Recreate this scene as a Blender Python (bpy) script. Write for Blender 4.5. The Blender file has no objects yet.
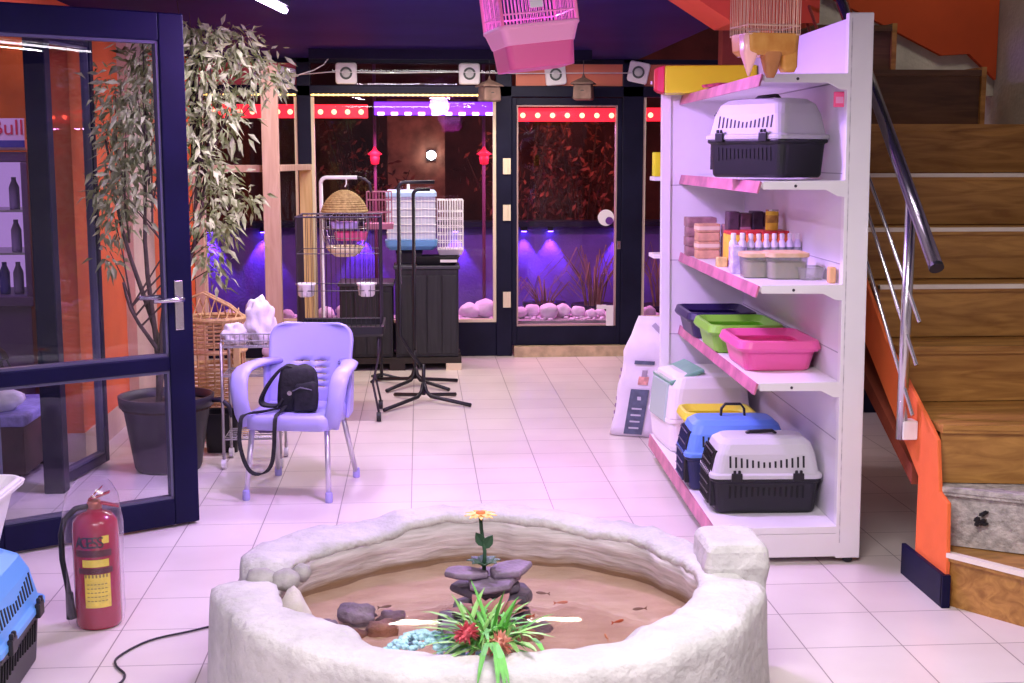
import bpy, bmesh, math, random
from mathutils import Vector, Matrix, noise
random.seed(7)
SC = bpy.context.scene
COL = SC.collection
PI = math.pi

# ---------------------------------------------------------------- materials
def node_mat(name):
    m = bpy.data.materials.new(name); m.use_nodes = True
    nt = m.node_tree
    return m, nt, nt.nodes['Principled BSDF']

def mat(name, col, rough=.5, metal=0., var=.0, scale=8., bump=0., bscale=40., spec=.5, trans=0., ior=1.45, col2=None, coat=0., alpha=1., stretch=None):
    m, nt, b = node_mat(name)
    b.inputs['Base Color'].default_value = (*col, 1)
    b.inputs['Roughness'].default_value = rough
    b.inputs['Metallic'].default_value = metal
    b.inputs['Specular IOR Level'].default_value = spec
    b.inputs['Transmission Weight'].default_value = trans
    b.inputs['IOR'].default_value = ior
    b.inputs['Coat Weight'].default_value = coat
    b.inputs['Alpha'].default_value = alpha
    if var or col2 or bump:
        tc = nt.nodes.new('ShaderNodeTexCoord')
        vec = tc.outputs['Object']
        if stretch:
            mp = nt.nodes.new('ShaderNodeMapping'); mp.inputs['Scale'].default_value = stretch
            nt.links.new(vec, mp.inputs['Vector']); vec = mp.outputs['Vector']
    if var or col2:
        n = nt.nodes.new('ShaderNodeTexNoise'); n.inputs['Scale'].default_value = scale; n.inputs['Detail'].default_value = 5
        nt.links.new(vec, n.inputs['Vector'])
        r = nt.nodes.new('ShaderNodeValToRGB')
        c2 = col2 or tuple(min(1, c*(1+var)) for c in col)
        c1 = col if col2 else tuple(c*(1-var) for c in col)
        r.color_ramp.elements[0].position = .35; r.color_ramp.elements[1].position = .65
        r.color_ramp.elements[0].color = (*c1, 1); r.color_ramp.elements[1].color = (*c2, 1)
        nt.links.new(n.outputs['Fac'], r.inputs['Fac']); nt.links.new(r.outputs['Color'], b.inputs['Base Color'])
    if bump:
        n = nt.nodes.new('ShaderNodeTexNoise'); n.inputs['Scale'].default_value = bscale; n.inputs['Detail'].default_value = 4
        nt.links.new(vec, n.inputs['Vector'])
        bp = nt.nodes.new('ShaderNodeBump'); bp.inputs['Strength'].default_value = bump; bp.inputs['Distance'].default_value = .02
        nt.links.new(n.outputs['Fac'], bp.inputs['Height']); nt.links.new(bp.outputs['Normal'], b.inputs['Normal'])
    return m

def emit(name, col, s):
    m, nt, b = node_mat(name)
    b.inputs['Base Color'].default_value = (*col, 1)
    b.inputs['Emission Color'].default_value = (*col, 1)
    b.inputs['Emission Strength'].default_value = s
    return m

def glass(name, tint=(.95, .95, .97), refl=.9, rough=.0, tintmix=None, ior=1.5):
    """clear sheet: see-through plus a Fresnel mirror"""
    m = bpy.data.materials.new(name); m.use_nodes = True
    nt = m.node_tree; nt.nodes.clear()
    o = nt.nodes.new('ShaderNodeOutputMaterial'); t = nt.nodes.new('ShaderNodeBsdfTransparent'); t.inputs[0].default_value = (*tint, 1)
    g = nt.nodes.new('ShaderNodeBsdfGlossy'); g.inputs['Roughness'].default_value = rough; g.inputs['Color'].default_value = (refl, refl, refl, 1)
    # Schlick reflectance, the same from either side of the sheet
    ge = nt.nodes.new('ShaderNodeNewGeometry'); dt = nt.nodes.new('ShaderNodeVectorMath'); dt.operation = 'DOT_PRODUCT'; dt.label = 'dot'
    nt.links.new(ge.outputs['Incoming'], dt.inputs[0]); nt.links.new(ge.outputs['Normal'], dt.inputs[1])
    def mth(op, a, b=None):
        q = nt.nodes.new('ShaderNodeMath'); q.operation = op
        for i, v in enumerate((a, b)):
            if v is None: continue
            if isinstance(v, (int, float)): q.inputs[i].default_value = v
            else: nt.links.new(v, q.inputs[i])
        return q.outputs[0]
    f0 = ((ior-1)/(ior+1))**2
    fr = mth('ADD', f0, mth('MULTIPLY', 1-f0, mth('POWER', mth('SUBTRACT', 1, mth('ABSOLUTE', dt.outputs['Value'])), 5)))
    mx = nt.nodes.new('ShaderNodeMixShader')
    nt.links.new(fr, mx.inputs[0]); nt.links.new(t.outputs[0], mx.inputs[1]); nt.links.new(g.outputs[0], mx.inputs[2])
    out = mx
    if tintmix:
        d = nt.nodes.new('ShaderNodeBsdfDiffuse'); d.inputs['Color'].default_value = (*tintmix[0], 1)
        m2 = nt.nodes.new('ShaderNodeMixShader'); m2.inputs[0].default_value = tintmix[1]
        nt.links.new(mx.outputs[0], m2.inputs[1]); nt.links.new(d.outputs[0], m2.inputs[2]); out = m2
    nt.links.new(out.outputs[0], o.inputs[0])
    return m

# ---------------------------------------------------------------- mesh builder
class MB:
    def __init__(s, xf=None): s.bm = bmesh.new(); s.xf = xf or Matrix()
    def v(s, p): return s.bm.verts.new(s.xf @ Vector(p))
    def f(s, vs):
        try: return s.bm.faces.new(vs)
        except ValueError: return None
    def box(s, c, d, rot=None):
        h = [x/2 for x in d]; R = rot or Matrix()
        P = [s.v(Vector(c) + (R @ Vector((a*h[0], b*h[1], e*h[2])))) for e in (-1, 1) for b in (-1, 1) for a in (-1, 1)]
        for q in ((0,2,3,1),(4,5,7,6),(0,1,5,4),(2,6,7,3),(0,4,6,2),(1,3,7,5)): s.f([P[i] for i in q])
        return s
    def b2(s, x0, x1, y0, y1, z0, z1): return s.box(((x0+x1)/2, (y0+y1)/2, (z0+z1)/2), (abs(x1-x0), abs(y1-y0), abs(z1-z0)))
    def rings(s, R, close=False, cap0=True, cap1=True):
        V = [[s.v(p) for p in r] for r in R]
        n = len(V[0]); m = len(V)
        for i in range(m if close else m-1):
            a, b = V[i], V[(i+1) % m]
            for j in range(n): s.f([a[j], a[(j+1) % n], b[(j+1) % n], b[j]])
        if not close:
            if cap0: s.f(list(reversed(V[0])))
            if cap1: s.f(V[-1])
        return s
    def tube(s, pts, r, n=6, closed=False, flat=1., up=(0, 0, 1)):
        P = [Vector(p) for p in pts]; m = len(P); R = []
        rr = r if isinstance(r, (list, tuple)) else [r]*m
        u = Vector(up); prev = None
        for i in range(m):
            if closed: d = P[(i+1) % m]-P[i-1]
            else: d = P[min(i+1, m-1)]-P[max(i-1, 0)]
            d.normalize()
            if prev is None:
                a = d.cross(u)
                if a.length < 1e-4: a = d.cross(Vector((1, 0, 0)))
            else:
                a = prev - d*prev.dot(d)
                if a.length < 1e-5: a = d.cross(u)
            a.normalize(); prev = a; b = d.cross(a)
            R.append([P[i] + (a*math.cos(2*PI*k/n) + b*math.sin(2*PI*k/n)*flat)*rr[i] for k in range(n)])
        return s.rings(R, close=closed)
    def ribbon(s, pts, w, t, side=None):
        """flat strap: width w across the 'side' direction, thickness t"""
        P = [Vector(p) for p in pts]; R = []
        for i in range(len(P)):
            d = (P[min(i+1, len(P)-1)]-P[max(i-1, 0)]).normalized()
            a = Vector(side) if side else d.cross(Vector((0, 0, 1)))
            a = (a - d*a.dot(d)).normalized(); b = d.cross(a)
            R.append([P[i]+a*w/2+b*t/2, P[i]-a*w/2+b*t/2, P[i]-a*w/2-b*t/2, P[i]+a*w/2-b*t/2])
        return s.rings(R)
    def cyl(s, p0, p1, r0, r1=None, n=12): return s.tube([p0, p1], [r0, r0 if r1 is None else r1], n)
    def lathe(s, prof, n=24, o=(0, 0, 0), sx=1, sy=1, cap0=True, cap1=True):
        R = [[(o[0]+r*sx*math.cos(2*PI*k/n), o[1]+r*sy*math.sin(2*PI*k/n), o[2]+z) for k in range(n)] for r, z in prof]
        return s.rings(R, cap0=cap0, cap1=cap1)
    def prism(s, poly, ax, a0, a1):
        def p(q, a): return {'x': (a, q[0], q[1]), 'y': (q[0], a, q[1]), 'z': (q[0], q[1], a)}[ax]
        return s.rings([[p(q, a0) for q in poly], [p(q, a1) for q in poly]])
    def blob(s, c, r, seed=0, amt=.15, fr=1.5, sub=3, flat=None):
        t = bmesh.new(); bmesh.ops.create_icosphere(t, subdivisions=sub, radius=1)
        mp = {}
        for q in t.verts:
            d = q.co.normalized(); k = 1+amt*noise.noise(d*fr+Vector((seed*7.3, seed*1.7, seed)))
            p = Vector((d.x*r[0], d.y*r[1], d.z*r[2]))*k
            if flat is not None and p.z < flat: p.z = flat
            mp[q.index] = s.v(Vector(c)+p)
        for q in t.faces: s.f([mp[w.index] for w in q.verts])
        t.free(); return s
    def build(s, name, m, parent=None, bevel=0, smooth=False, seg=2, solid=0, sub=0, loc=None):
        bmesh.ops.recalc_face_normals(s.bm, faces=s.bm.faces)
        me = bpy.data.meshes.new(name); s.bm.to_mesh(me); s.bm.free()
        if smooth:
            for p in me.polygons: p.use_smooth = True
        o = bpy.data.objects.new(name, me); COL.objects.link(o)
        if m: me.materials.append(m)
        if parent: o.parent = parent
        if loc: o.location = loc
        if solid:
            q = o.modifiers.new('thickness', 'SOLIDIFY'); q.thickness = solid; q.offset = 0
        if sub:
            q = o.modifiers.new('smooth', 'SUBSURF'); q.levels = sub; q.render_levels = sub
        if bevel:
            q = o.modifiers.new('bevel', 'BEVEL'); q.width = bevel; q.segments = seg; q.limit_method = 'ANGLE'; q.angle_limit = .6
            if smooth is False:
                for p in me.polygons: p.use_smooth = False
        return o

def rr(hx, hy, r, z, n=5, cx=0, cy=0):
    """rounded rectangle ring"""
    r = min(r, hx*.999, hy*.999); P = []
    for q, (sx, sy) in enumerate(((1, 1), (-1, 1), (-1, -1), (1, -1))):
        for k in range(n+1):
            a = PI/2*q + PI/2*k/n
            P.append((cx+sx*(hx-r)+r*math.cos(a), cy+sy*(hy-r)+r*math.sin(a), z))
    return P

def arc(c, r, a0, a1, n, plane='xz'):
    P = []
    for i in range(n+1):
        a = a0+(a1-a0)*i/n; x, y = r*math.cos(a), r*math.sin(a)
        P.append({'xz': (c[0]+x, c[1], c[2]+y), 'yz': (c[0], c[1]+x, c[2]+y), 'xy': (c[0]+x, c[1]+y, c[2])}[plane])
    return P

def smooth(pts, n=5):
    P = [Vector(p) for p in pts]; P = [P[0]*2-P[1]]+P+[P[-1]*2-P[-2]]; R = []
    for i in range(1, len(P)-2):
        a, b, c, d = P[i-1:i+3]
        for k in range(n):
            t = k/n; R.append(.5*((2*b)+(c-a)*t+(2*a-5*b+4*c-d)*t*t+(3*b-a-3*c+d)*t*t*t))
    return R+[P[-2]]
# ---------------------------------------------------------------- scene objects
def tag(o, label=None, cat=None, group=None, kind=None):
    if label: o['label'] = label
    if cat: o['category'] = cat
    if group: o['group'] = group
    if kind: o['kind'] = kind
    return o
def T(name, label, cat, loc=(0, 0, 0), rz=0, group=None, kind=None):
    o = bpy.data.objects.new(name, None); COL.objects.link(o); o.empty_display_size = .1
    o.location = loc; o.rotation_euler = (0, 0, math.radians(rz))
    return tag(o, label, cat, group, kind)
def S(o, label, cat='structure'): return tag(o, label, cat, None, 'structure')
def kids(o): return [c for c in COL.objects if c.parent == o]
def dup(o, parent=None):
    c = o.copy(); COL.objects.link(c)
    if parent: c.parent = parent
    for k in kids(o): dup(k, c)
    return c
def text(name, body, size, m, parent, loc, rot, ext=.0008, align='CENTER', sx=1.):
    cu = bpy.data.curves.new(name, 'FONT'); cu.body = body; cu.size = size; cu.extrude = ext; cu.align_x = align; cu.align_y = 'CENTER'
    t = bpy.data.objects.new(name, cu); COL.objects.link(t)
    dg = bpy.context.evaluated_depsgraph_get()
    me = bpy.data.meshes.new_from_object(t.evaluated_get(dg)); bpy.data.objects.remove(t)
    o = bpy.data.objects.new(name, me); COL.objects.link(o)
    me.materials.clear(); me.materials.append(m)
    o.parent = parent; o.location = loc; o.rotation_euler = rot; o.scale = (sx, 1, 1)
    return o

# ---------------------------------------------------------------- palette
def wood_mat(name, c1, c2, axis_scale=(1, 9, 9), scale=3.0, rough=.45):
    m, nt, b = node_mat(name)
    tc = nt.nodes.new('ShaderNodeTexCoord'); mp = nt.nodes.new('ShaderNodeMapping'); mp.inputs['Scale'].default_value = axis_scale
    n = nt.nodes.new('ShaderNodeTexNoise'); n.inputs['Scale'].default_value = scale; n.inputs['Detail'].default_value = 8; n.inputs['Distortion'].default_value = 1.4
    r = nt.nodes.new('ShaderNodeValToRGB'); r.color_ramp.elements[0].color = (*c1, 1); r.color_ramp.elements[1].color = (*c2, 1)
    r.color_ramp.elements[0].position = .32; r.color_ramp.elements[1].position = .68
    nt.links.new(tc.outputs['Object'], mp.inputs[0]); nt.links.new(mp.outputs[0], n.inputs['Vector']); nt.links.new(n.outputs['Fac'], r.inputs[0])
    nt.links.new(r.outputs[0], b.inputs['Base Color']); b.inputs['Roughness'].default_value = rough
    return m

NAVY = mat('navy_paint', (.006, .006, .034), .42, spec=.16, var=.2, scale=3)
NAVY2 = mat('dark_navy_aluminium', (.008, .009, .026), .45, spec=.2, var=.2, scale=4)
WHITE = mat('white_enamel', (.80, .78, .80), .35, var=.03, scale=2)
WPLAS = mat('white_plastic', (.82, .80, .82), .4)
BLACK = mat('black_plastic', (.012, .012, .016), .42)
BLACKM = mat('black_metal', (.018, .018, .022), .38, metal=.3)
CHROME = mat('brushed_steel', (.62, .60, .62), .25, metal=1.)
WIRE = mat('zinc_wire', (.45, .43, .45), .35, metal=.8)
DWIRE = mat('dark_wire', (.06, .05, .07), .4, metal=.5)
ORANGE = mat('orange_wall_paint', (.86, .165, .040), .75, var=.10, scale=2.5, bump=.1)
CREAMW = mat('cream_plaster', (.72, .56, .42), .8, var=.12, scale=3, bump=.2)
CREAM = mat('cream_trim', (.78, .68, .48), .5)
PINK = mat('pink_plastic', (.74, .11, .32), .32)
LPINK = mat('pale_pink_plastic', (.90, .36, .62), .35)
PSTRIP = mat('pink_price_rail', (.52, .17, .27), .4, var=.25, scale=9)
RED = mat('red_paint', (.34, .005, .036), .22, coat=.5)
YELLOW = mat('yellow_card', (.70, .70, .012), .4)
GREY = mat('light_grey_plastic', (.56, .55, .57), .45)
BLUE = mat('blue_plastic', (.13, .28, .78), .38)
PALEWOOD = wood_mat('pale_pine', (.44, .27, .17), (.56, .38, .26), (6, 6, .6), 4, .6)
YELWOOD = wood_mat('yellow_pine', (.55, .38, .12), (.66, .49, .20), (6, 6, .6), 4, .6)
STAIRW = wood_mat('stair_oak', (.27, .115, .022), (.50, .255, .060), (1.2, 9, 9), 2.2, .45)
STAIRT = wood_mat('stair_oak_edge', (.50, .30, .14), (.62, .42, .22), (1.2, 9, 9), 2.5, .45)
DKWOOD = wood_mat('dark_stair_wood', (.08, .035, .016), (.15, .07, .03), (1.2, 9, 9), 2.5, .5)
RATTAN = mat('rattan', (.50, .30, .12), .6, col2=(.68, .46, .22), scale=60)
# ================================================================ THE ROOM
def tile_mat():
    m, nt, b = node_mat('floor_tiles')
    tc = nt.nodes.new('ShaderNodeTexCoord'); mp = nt.nodes.new('ShaderNodeMapping')
    mp.inputs['Location'].default_value = (.05, -.178, 0)      # joints at x = -.05 + k*.336, y = 4.21 + k*.336
    br = nt.nodes.new('ShaderNodeTexBrick'); br.offset = 0; br.squash = 1
    br.inputs['Scale'].default_value = 1; br.inputs['Brick Width'].default_value = .336; br.inputs['Row Height'].default_value = .336
    br.inputs['Mortar Size'].default_value = .0024; br.inputs['Mortar Smooth'].default_value = .1
    br.inputs['Color1'].default_value = (.76, .70, .66, 1); br.inputs['Color2'].default_value = (.72, .66, .63, 1); br.inputs['Mortar'].default_value = (.30, .25, .24, 1)
    n = nt.nodes.new('ShaderNodeTexNoise'); n.inputs['Scale'].default_value = 1.7; n.inputs['Detail'].default_value = 6
    mx = nt.nodes.new('ShaderNodeMix'); mx.data_type = 'RGBA'; mx.blend_type = 'MULTIPLY'; mx.inputs[0].default_value = .35
    rp = nt.nodes.new('ShaderNodeValToRGB'); rp.color_ramp.elements[0].color = (.72, .68, .66, 1); rp.color_ramp.elements[1].color = (1, 1, 1, 1)
    rp.color_ramp.elements[0].position = .35; rp.color_ramp.elements[1].position = .6
    nt.links.new(tc.outputs['Object'], mp.inputs[0]); nt.links.new(mp.outputs[0], br.inputs[0]); nt.links.new(tc.outputs['Object'], n.inputs[0])
    nt.links.new(n.outputs[0], rp.inputs[0]); nt.links.new(br.outputs[0], mx.inputs[6]); nt.links.new(rp.outputs[0], mx.inputs[7]); nt.links.new(mx.outputs[2], b.inputs['Base Color'])
    b.inputs['Roughness'].default_value = .28
    bp = nt.nodes.new('ShaderNodeBump'); bp.inputs['Strength'].default_value = .25; bp.inputs['Distance'].default_value = .003; bp.invert = True
    nt.links.new(br.outputs['Fac'], bp.inputs['Height']); nt.links.new(bp.outputs[0], b.inputs['Normal'])
    return m
TILE = tile_mat()
CEILM = mat('dark_glossy_ceiling', (.026, .018, .105), .5, spec=.01, var=.15, scale=1.5)
YF = 10.95                                                     # the shop front
S(MB().b2(-1.95, 4.2, -1.2, YF+.1, -.12, 0).build('floor', TILE), 'pale square tiled shop floor')
S(MB().b2(-1.95, 1.80, -1.2, YF+.06, 2.44, 2.56).b2(1.80, 3.44, -1.2, 4.3, 2.44, 2.56).b2(1.74, 1.80, 4.3, 7.65, 2.56, 4.1).build('ceiling', CEILM), 'dark glossy shop ceiling')  # stair-side slab and upstand added to keep light off the stairs
# left wall: orange paint over a whitish base, doorway between y 5.45 and 7.2
w = MB(); w.b2(-1.95, -1.83, 7.2, 8.35, .16, 2.44); w.b2(-1.95, -1.83, 9.0, YF+.06, .16, 2.44)
w.b2(-1.95, -1.83, 5.45, 7.2, 2.3, 2.44)
S(w.build('wall_left', ORANGE), 'orange painted left wall with doorway')
S(MB().b2(-1.95, -1.83, -1.2, 5.45, .0, 2.44).build('wall_left_front', mat('off_white_plaster', (.62, .60, .60), .8, var=.08, scale=3)), 'off-white wall beside the camera')
S(MB().b2(-1.95, -1.77, 8.35, 9.0, .0, 2.44).build('trim_1', CREAMW), 'cream plaster pilaster on orange left wall')
S(MB().b2(-1.95, -1.825, 7.2, 8.35, 0, .16).b2(-1.95, -1.825, 9.0, YF, 0, .16).build('baseboard_left', CREAMW), 'cream base of the left wall')
# right-hand side beyond the stairs
S(MB().b2(3.32, 3.44, -1.2, 8.6, 0, 4.2).build('wall_right', mat('white_plaster', (.42, .41, .38), .8, var=.15, scale=4, bump=.3)), 'white plaster wall beside the stairs')
UNDER = mat('shaded_orange_paint', (.30, .06, .03), .8, var=.15)  # orange-red paint with the under-stair shade put into its colour
S(MB().b2(1.9, 3.44, 8.3, 8.42, 0, 2.44).build('wall_right_back', UNDER), 'orange-red wall under the stairs, shade put into its colour')
S(MB().b2(1.95, 3.3, 8.27, 8.3, 0, .17).build('baseboard_right', NAVY2), 'dark navy skirting under the stairs')

# ---------------------------------------------------------------- shop front
GL = glass('window_glass', (.93, .93, .96), .4)
GLT = glass('transom_glass', (.75, .75, .85), .25)
SALMON = mat('salmon_panel', (.75, .22, .13), .5, var=.1, scale=2)
ROSE = mat('rose_panel', (.62, .10, .12), .5, var=.1, scale=2)
f = MB()
f.b2(-1.83, 2.6, YF-.05, YF+.05, 2.135, 2.225)                 # head rail
f.b2(-1.83, 2.6, YF-.05, YF+.05, 2.40, 2.44)
for x0, x1 in ((-.975, -.865), (.635, .765), (1.675, 1.85), (2.5, 2.6), (-1.83, -1.76)): f.b2(x0, x1, YF-.05, YF+.05, 0 if x0 != 1.675 else 0, 2.44)
S(f.build('trim_2', NAVY2, bevel=.006), 'dark navy metal frame of the shop front')
S(MB().b2(-1.83, -.975, YF-.02, YF+.02, 0, .30).b2(-.865, .635, YF-.03, YF+.03, 0, .285).b2(1.85, 2.5, YF-.03, YF+.03, 0, .30).build('wall_back', NAVY2, bevel=.004), 'dark navy panels below the shop windows')
S(MB().b2(.78, 1.72, YF-.12, YF+.08, 0, .085).build('trim_3', mat('stone_sill', (.55, .42, .26), .7, var=.2, scale=14)), 'cream stone doorstep under the glass door')
S(MB().b2(.80, 1.72, YF-.02, YF+.02, 2.225, 2.40).b2(1.85, 2.5, YF-.02, YF+.02, 2.225, 2.40).build('trim_4', SALMON), 'salmon panels over the glass door')
S(MB().b2(-1.76, -.975, YF-.02, YF+.02, 2.225, 2.40).build('trim_5', ROSE), 'red panel over the left window')
S(MB().b2(-.865, .635, YF-.004, YF+.004, 2.225, 2.40).build('trim_6', GLT), 'transom glass over the middle window')
def window(n, x0, x1, z0, z1, label):
    e = T('window_%d' % n, label, 'window', ((x0+x1)/2, YF, z0), kind='structure'); hw = (x1-x0)/2; h = z1-z0
    MB().b2(-hw, hw, -.004, .004, 0, h).build('pane', GL, e)
    b = MB(); t = .025
    b.b2(-hw, -hw+t, -.03, .03, 0, h); b.b2(hw-t, hw, -.03, .03, 0, h); b.b2(-hw+t, hw-t, -.03, .03, 0, t)
    b.build('glazing_bead', CREAM, e)
window(1, -1.76, -.975, .30, 2.135, 'shop window left of the wooden rack')
window(2, -.865, .635, .285, 2.135, 'wide middle shop window behind the cages')
window(3, 1.85, 2.5, .30, 2.135, 'shop window right of the glass door')
# glass door in the shop front, closed
d = T('door_1', 'closed navy glass shop door', 'door', (.765, YF-.01, .09), kind='structure')
fr = MB(); fr.b2(0, .04, -.03, .03, 0, 2.04); fr.b2(.87, .91, -.03, .03, 0, 2.04); fr.b2(.04, .87, -.03, .03, 0, .16); fr.b2(.04, .87, -.03, .03, 1.98, 2.04)
fr.build('door_frame', NAVY2, d, bevel=.004)
MB().b2(.052, .858, -.004, .004, .172, 1.968).build('pane', GL, d)
bd = MB(); bd.b2(.04, .052, -.032, .032, .16, 1.98); bd.b2(.858, .87, -.032, .032, .16, 1.98); bd.b2(.052, .858, -.032, .032, .16, .172); bd.b2(.052, .858, -.032, .032, 1.968, 1.98); bd.build('glazing_bead', mat('dull_cream_bead', (.40, .28, .26), .5), d)
for z in (.32, 1.04, 1.42):
    h = MB(); h.b2(-.075, -.045, -.055, -.035, z, z+.13); h.b2(-.035, -.012, -.055, -.030, z, z+.13); h.cyl((-.04, -.052, z), (-.04, -.052, z+.13), .008); h.build('hinge', CREAM, d)
MB().b2(.875, .905, -.05, -.03, .80, .87).build('lock', CHROME, d, bevel=.004)
hd = MB(); hd.b2(.79, .85, -.05, -.03, .16, .33); hd.b2(.71, .79, -.05, -.03, .30, .335); hd.build('white_bracket', WPLAS, d)
st = MB(); st.cyl((.785, -.012, 1.06), (.785, -.006, 1.06), .068, n=28); st.build('round_sticker', WPLAS, d)
st = MB(); st.cyl((.812, -.018, 1.035), (.812, -.0125, 1.035), .032, n=20); st.build('purple_sticker_spot', mat('violet', (.12, .03, .25), .5), d)

# ---------------------------------------------------------------- open door leaf in front, hinged in the left wall
def leaf(n, x0, y0, x1, y1, h, st, rails, label, handle=True, m=NAVY):
    L = math.hypot(x1-x0, y1-y0); a = math.degrees(math.atan2(y1-y0, x1-x0))
    e = T('door_%d' % n, label, 'door', (x0, y0, .012), a, kind='structure')
    b = MB(); t = .028
    b.b2(0, st, -t, t, 0, h); b.b2(L-st, L, -t, t, 0, h)
    for z0, z1 in rails: b.b2(st, L-st, -t, t, z0, z1)
    b.build('door_frame', m, e, bevel=.006)
    g = MB(); bd = MB()
    for (a0, a1), (b0, b1) in zip(rails[:-1], rails[1:]):
        g.b2(st, L-st, -.003, .003, a1, b0)
        for z0, z1 in ((a1, a1+.012), (b0-.012, b0)): bd.b2(st, L-st, -.02, .02, z0, z1)
        bd.b2(st, st+.012, -.02, .02, a1, b0); bd.b2(L-st-.012, L-st, -.02, .02, a1, b0)
    g.build('pane', glass('door_glass_%d' % n, (.90, .90, .95), .7, ior=1.5), e)
    bd.build('glazing_bead', mat('grey_gasket', (.09, .09, .15), .4), e)
    if handle:
        for sy in (-1, 1):
            hb = MB(); hb.b2(L-.085, L-.045, sy*.028, sy*.034, .88, 1.10); hb.build('handle_plate', CHROME, e, bevel=.003)
            hb = MB(); hb.tube([(L-.065, sy*.03, 1.02), (L-.065, sy*.075, 1.02), (L-.09, sy*.082, 1.02), (L-.20, sy*.082, 1.02)], .010, 8); hb.build('door_handle', CHROME, e, smooth=True)
    return e
leaf(2, -1.845, 5.416, -1.022, 5.941, 2.25, .115, [(0, .12), (.70, .765), (2.13, 2.25)], 'open navy framed glass door leaf in the foreground')
S(MB().b2(-1.86, -1.76, 6.50, 6.60, 0, 2.26).build('trim_11', NAVY2, bevel=.005), 'dark navy post behind the open glass door')
leaf(3, -1.83, 6.605, -1.72, 7.18, 2.25, .045, [(0, .05), (2.20, 2.25)], 'second navy glass door leaf behind the open one', handle=False)

# ---------------------------------------------------------------- stairs
e = T('staircase', 'wooden staircase with orange side climbing on the right', 'stairs', (1.94, 4.6, 0))
X0, Y0 = 1.94, 4.6
def nose(i):
    return [None, ((1.943, 4.60), (2.80, 3.44), .205), ((1.95, 4.70), (3.27, 3.92), .43), ((1.955, 4.75), (3.27, 4.56), .655), ((1.955, 5.21), (3.27, 5.21), .885),
            ((1.955, 5.49), (3.27, 5.49), 1.11), ((1.955, 5.77), (3.27, 5.77), 1.338), ((1.955, 6.05), (3.27, 6.05), 1.575), ((1.955, 6.33), (3.27, 6.33), 1.808)][i]
CONC = mat('bare_concrete', (.46, .43, .40), .9, var=.3, scale=30, bump=.5, bscale=80)
NOSE = mat('pale_nosing', (.80, .72, .62), .4)
for i in range(1, 9):
    (ax, ay), (bx, by), z = nose(i); z0 = nose(i-1)[2] if i > 1 else 0
    r = MB(); t = .03
    dx, dy = bx-ax, by-ay; l = math.hypot(dx, dy); nx, ny = -dy/l*t, dx/l*t
    r.rings([[(x-X0, y-Y0, zz) for x, y in ((ax, ay), (bx, by), (bx+nx, by+ny), (ax+nx, ay+ny))] for zz in (z0, z-.032)])
    o = r.build('riser', CONC if i == 2 else STAIRW, e)
    if i == 2: o['label'] = 'bare concrete riser'
    if i == 2:
        q = MB()
        for k in range(9):
            q.blob((2.065-X0+random.uniform(-.02, .03), 4.622-Y0-.012, .325+random.uniform(-.025, .025)), (.014, .006, .009), k, .3, sub=1)
        q.build('black_smudge', BLACK, o)
    if i < 8: (cx, cy), (dx2, dy2), _ = nose(i+1)
    else: (cx, cy), (dx2, dy2) = (1.955, 7.5), (3.27, 7.5)
    tr = MB()
    P = [(ax-nx*.5, ay-ny*.5), (bx-nx*.5, by-ny*.5)] + ([(3.27, 3.44)] if i == 1 else []) + [(dx2, dy2+.03), (cx, cy+.03)]
    tr.rings([[(x-X0, y-Y0, zz) for x, y in P] for zz in (z-.032, z-.004)])
    o = tr.build('tread', STAIRW if i != 2 else CONC, e)
    nb = MB(); nb.rings([[(x-X0, y-Y0, zz) for x, y in ((ax-nx*.7, ay-ny*.7), (bx-nx*.7, by-ny*.7), (bx+nx*.3, by+ny*.3), (ax+nx*.3, ay+ny*.3))] for zz in (z-.018, z)])
    if i not in (2, 3, 4, 8): nb.build('nosing', NOSE, e)
    else: nb.build('nosing', STAIRW if i != 2 else CONC, e)
# top turn: two winder steps going left in dark wood, with side trims
o = MB().b2(.0, .90, 2.02, 2.06, 1.81, 2.055).build('riser', DKWOOD, e)
MB().b2(.0, .899, 2.0, 2.9, 2.055, 2.085).build('tread', DKWOOD, e)
MB().b2(.90, .925, 2.0, 2.9, 1.81, 2.10).build('side_trim', STAIRW, e)
MB().b2(.0, .53, 2.30, 2.34, 2.085, 2.30).build('riser', DKWOOD, e)
MB().b2(.0, .529, 2.28, 2.9, 2.30, 2.33).build('tread', DKWOOD, e)
MB().b2(.53, .555, 2.28, 2.9, 2.085, 2.34).build('side_trim', STAIRW, e)
# orange stringer: solid foot, then sloping underside
sp = [(4.585, 0), (4.89, 0), (4.89, .42), (7.5, 2.12), (7.5, 2.50), (6.45, 1.78), (5.3, .90), (4.80, .645), (4.72, .60), (4.68, .41), (4.60, .39), (4.585, .18)]
MB().prism([(y-Y0, z) for y, z in sp], 'x', -.014, .003).build('stringer', ORANGE, e, bevel=.004)
MB().prism([(5.0-Y0, .36), (7.5-Y0, 1.55), (7.5-Y0, 1.62), (5.0-Y0, .43)], 'x', .004, 1.33).build('underside', UNDER, e)  # flight underside, darkened in colour to read as shade
sk = MB(); sk.b2(-.032, -.0145, -.03, .385, 0, .125); sk.b2(-.032, .0, -.036, -.0155, 0, .125); sk.build('navy_skirting', NAVY, e, bevel=.003)
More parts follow.
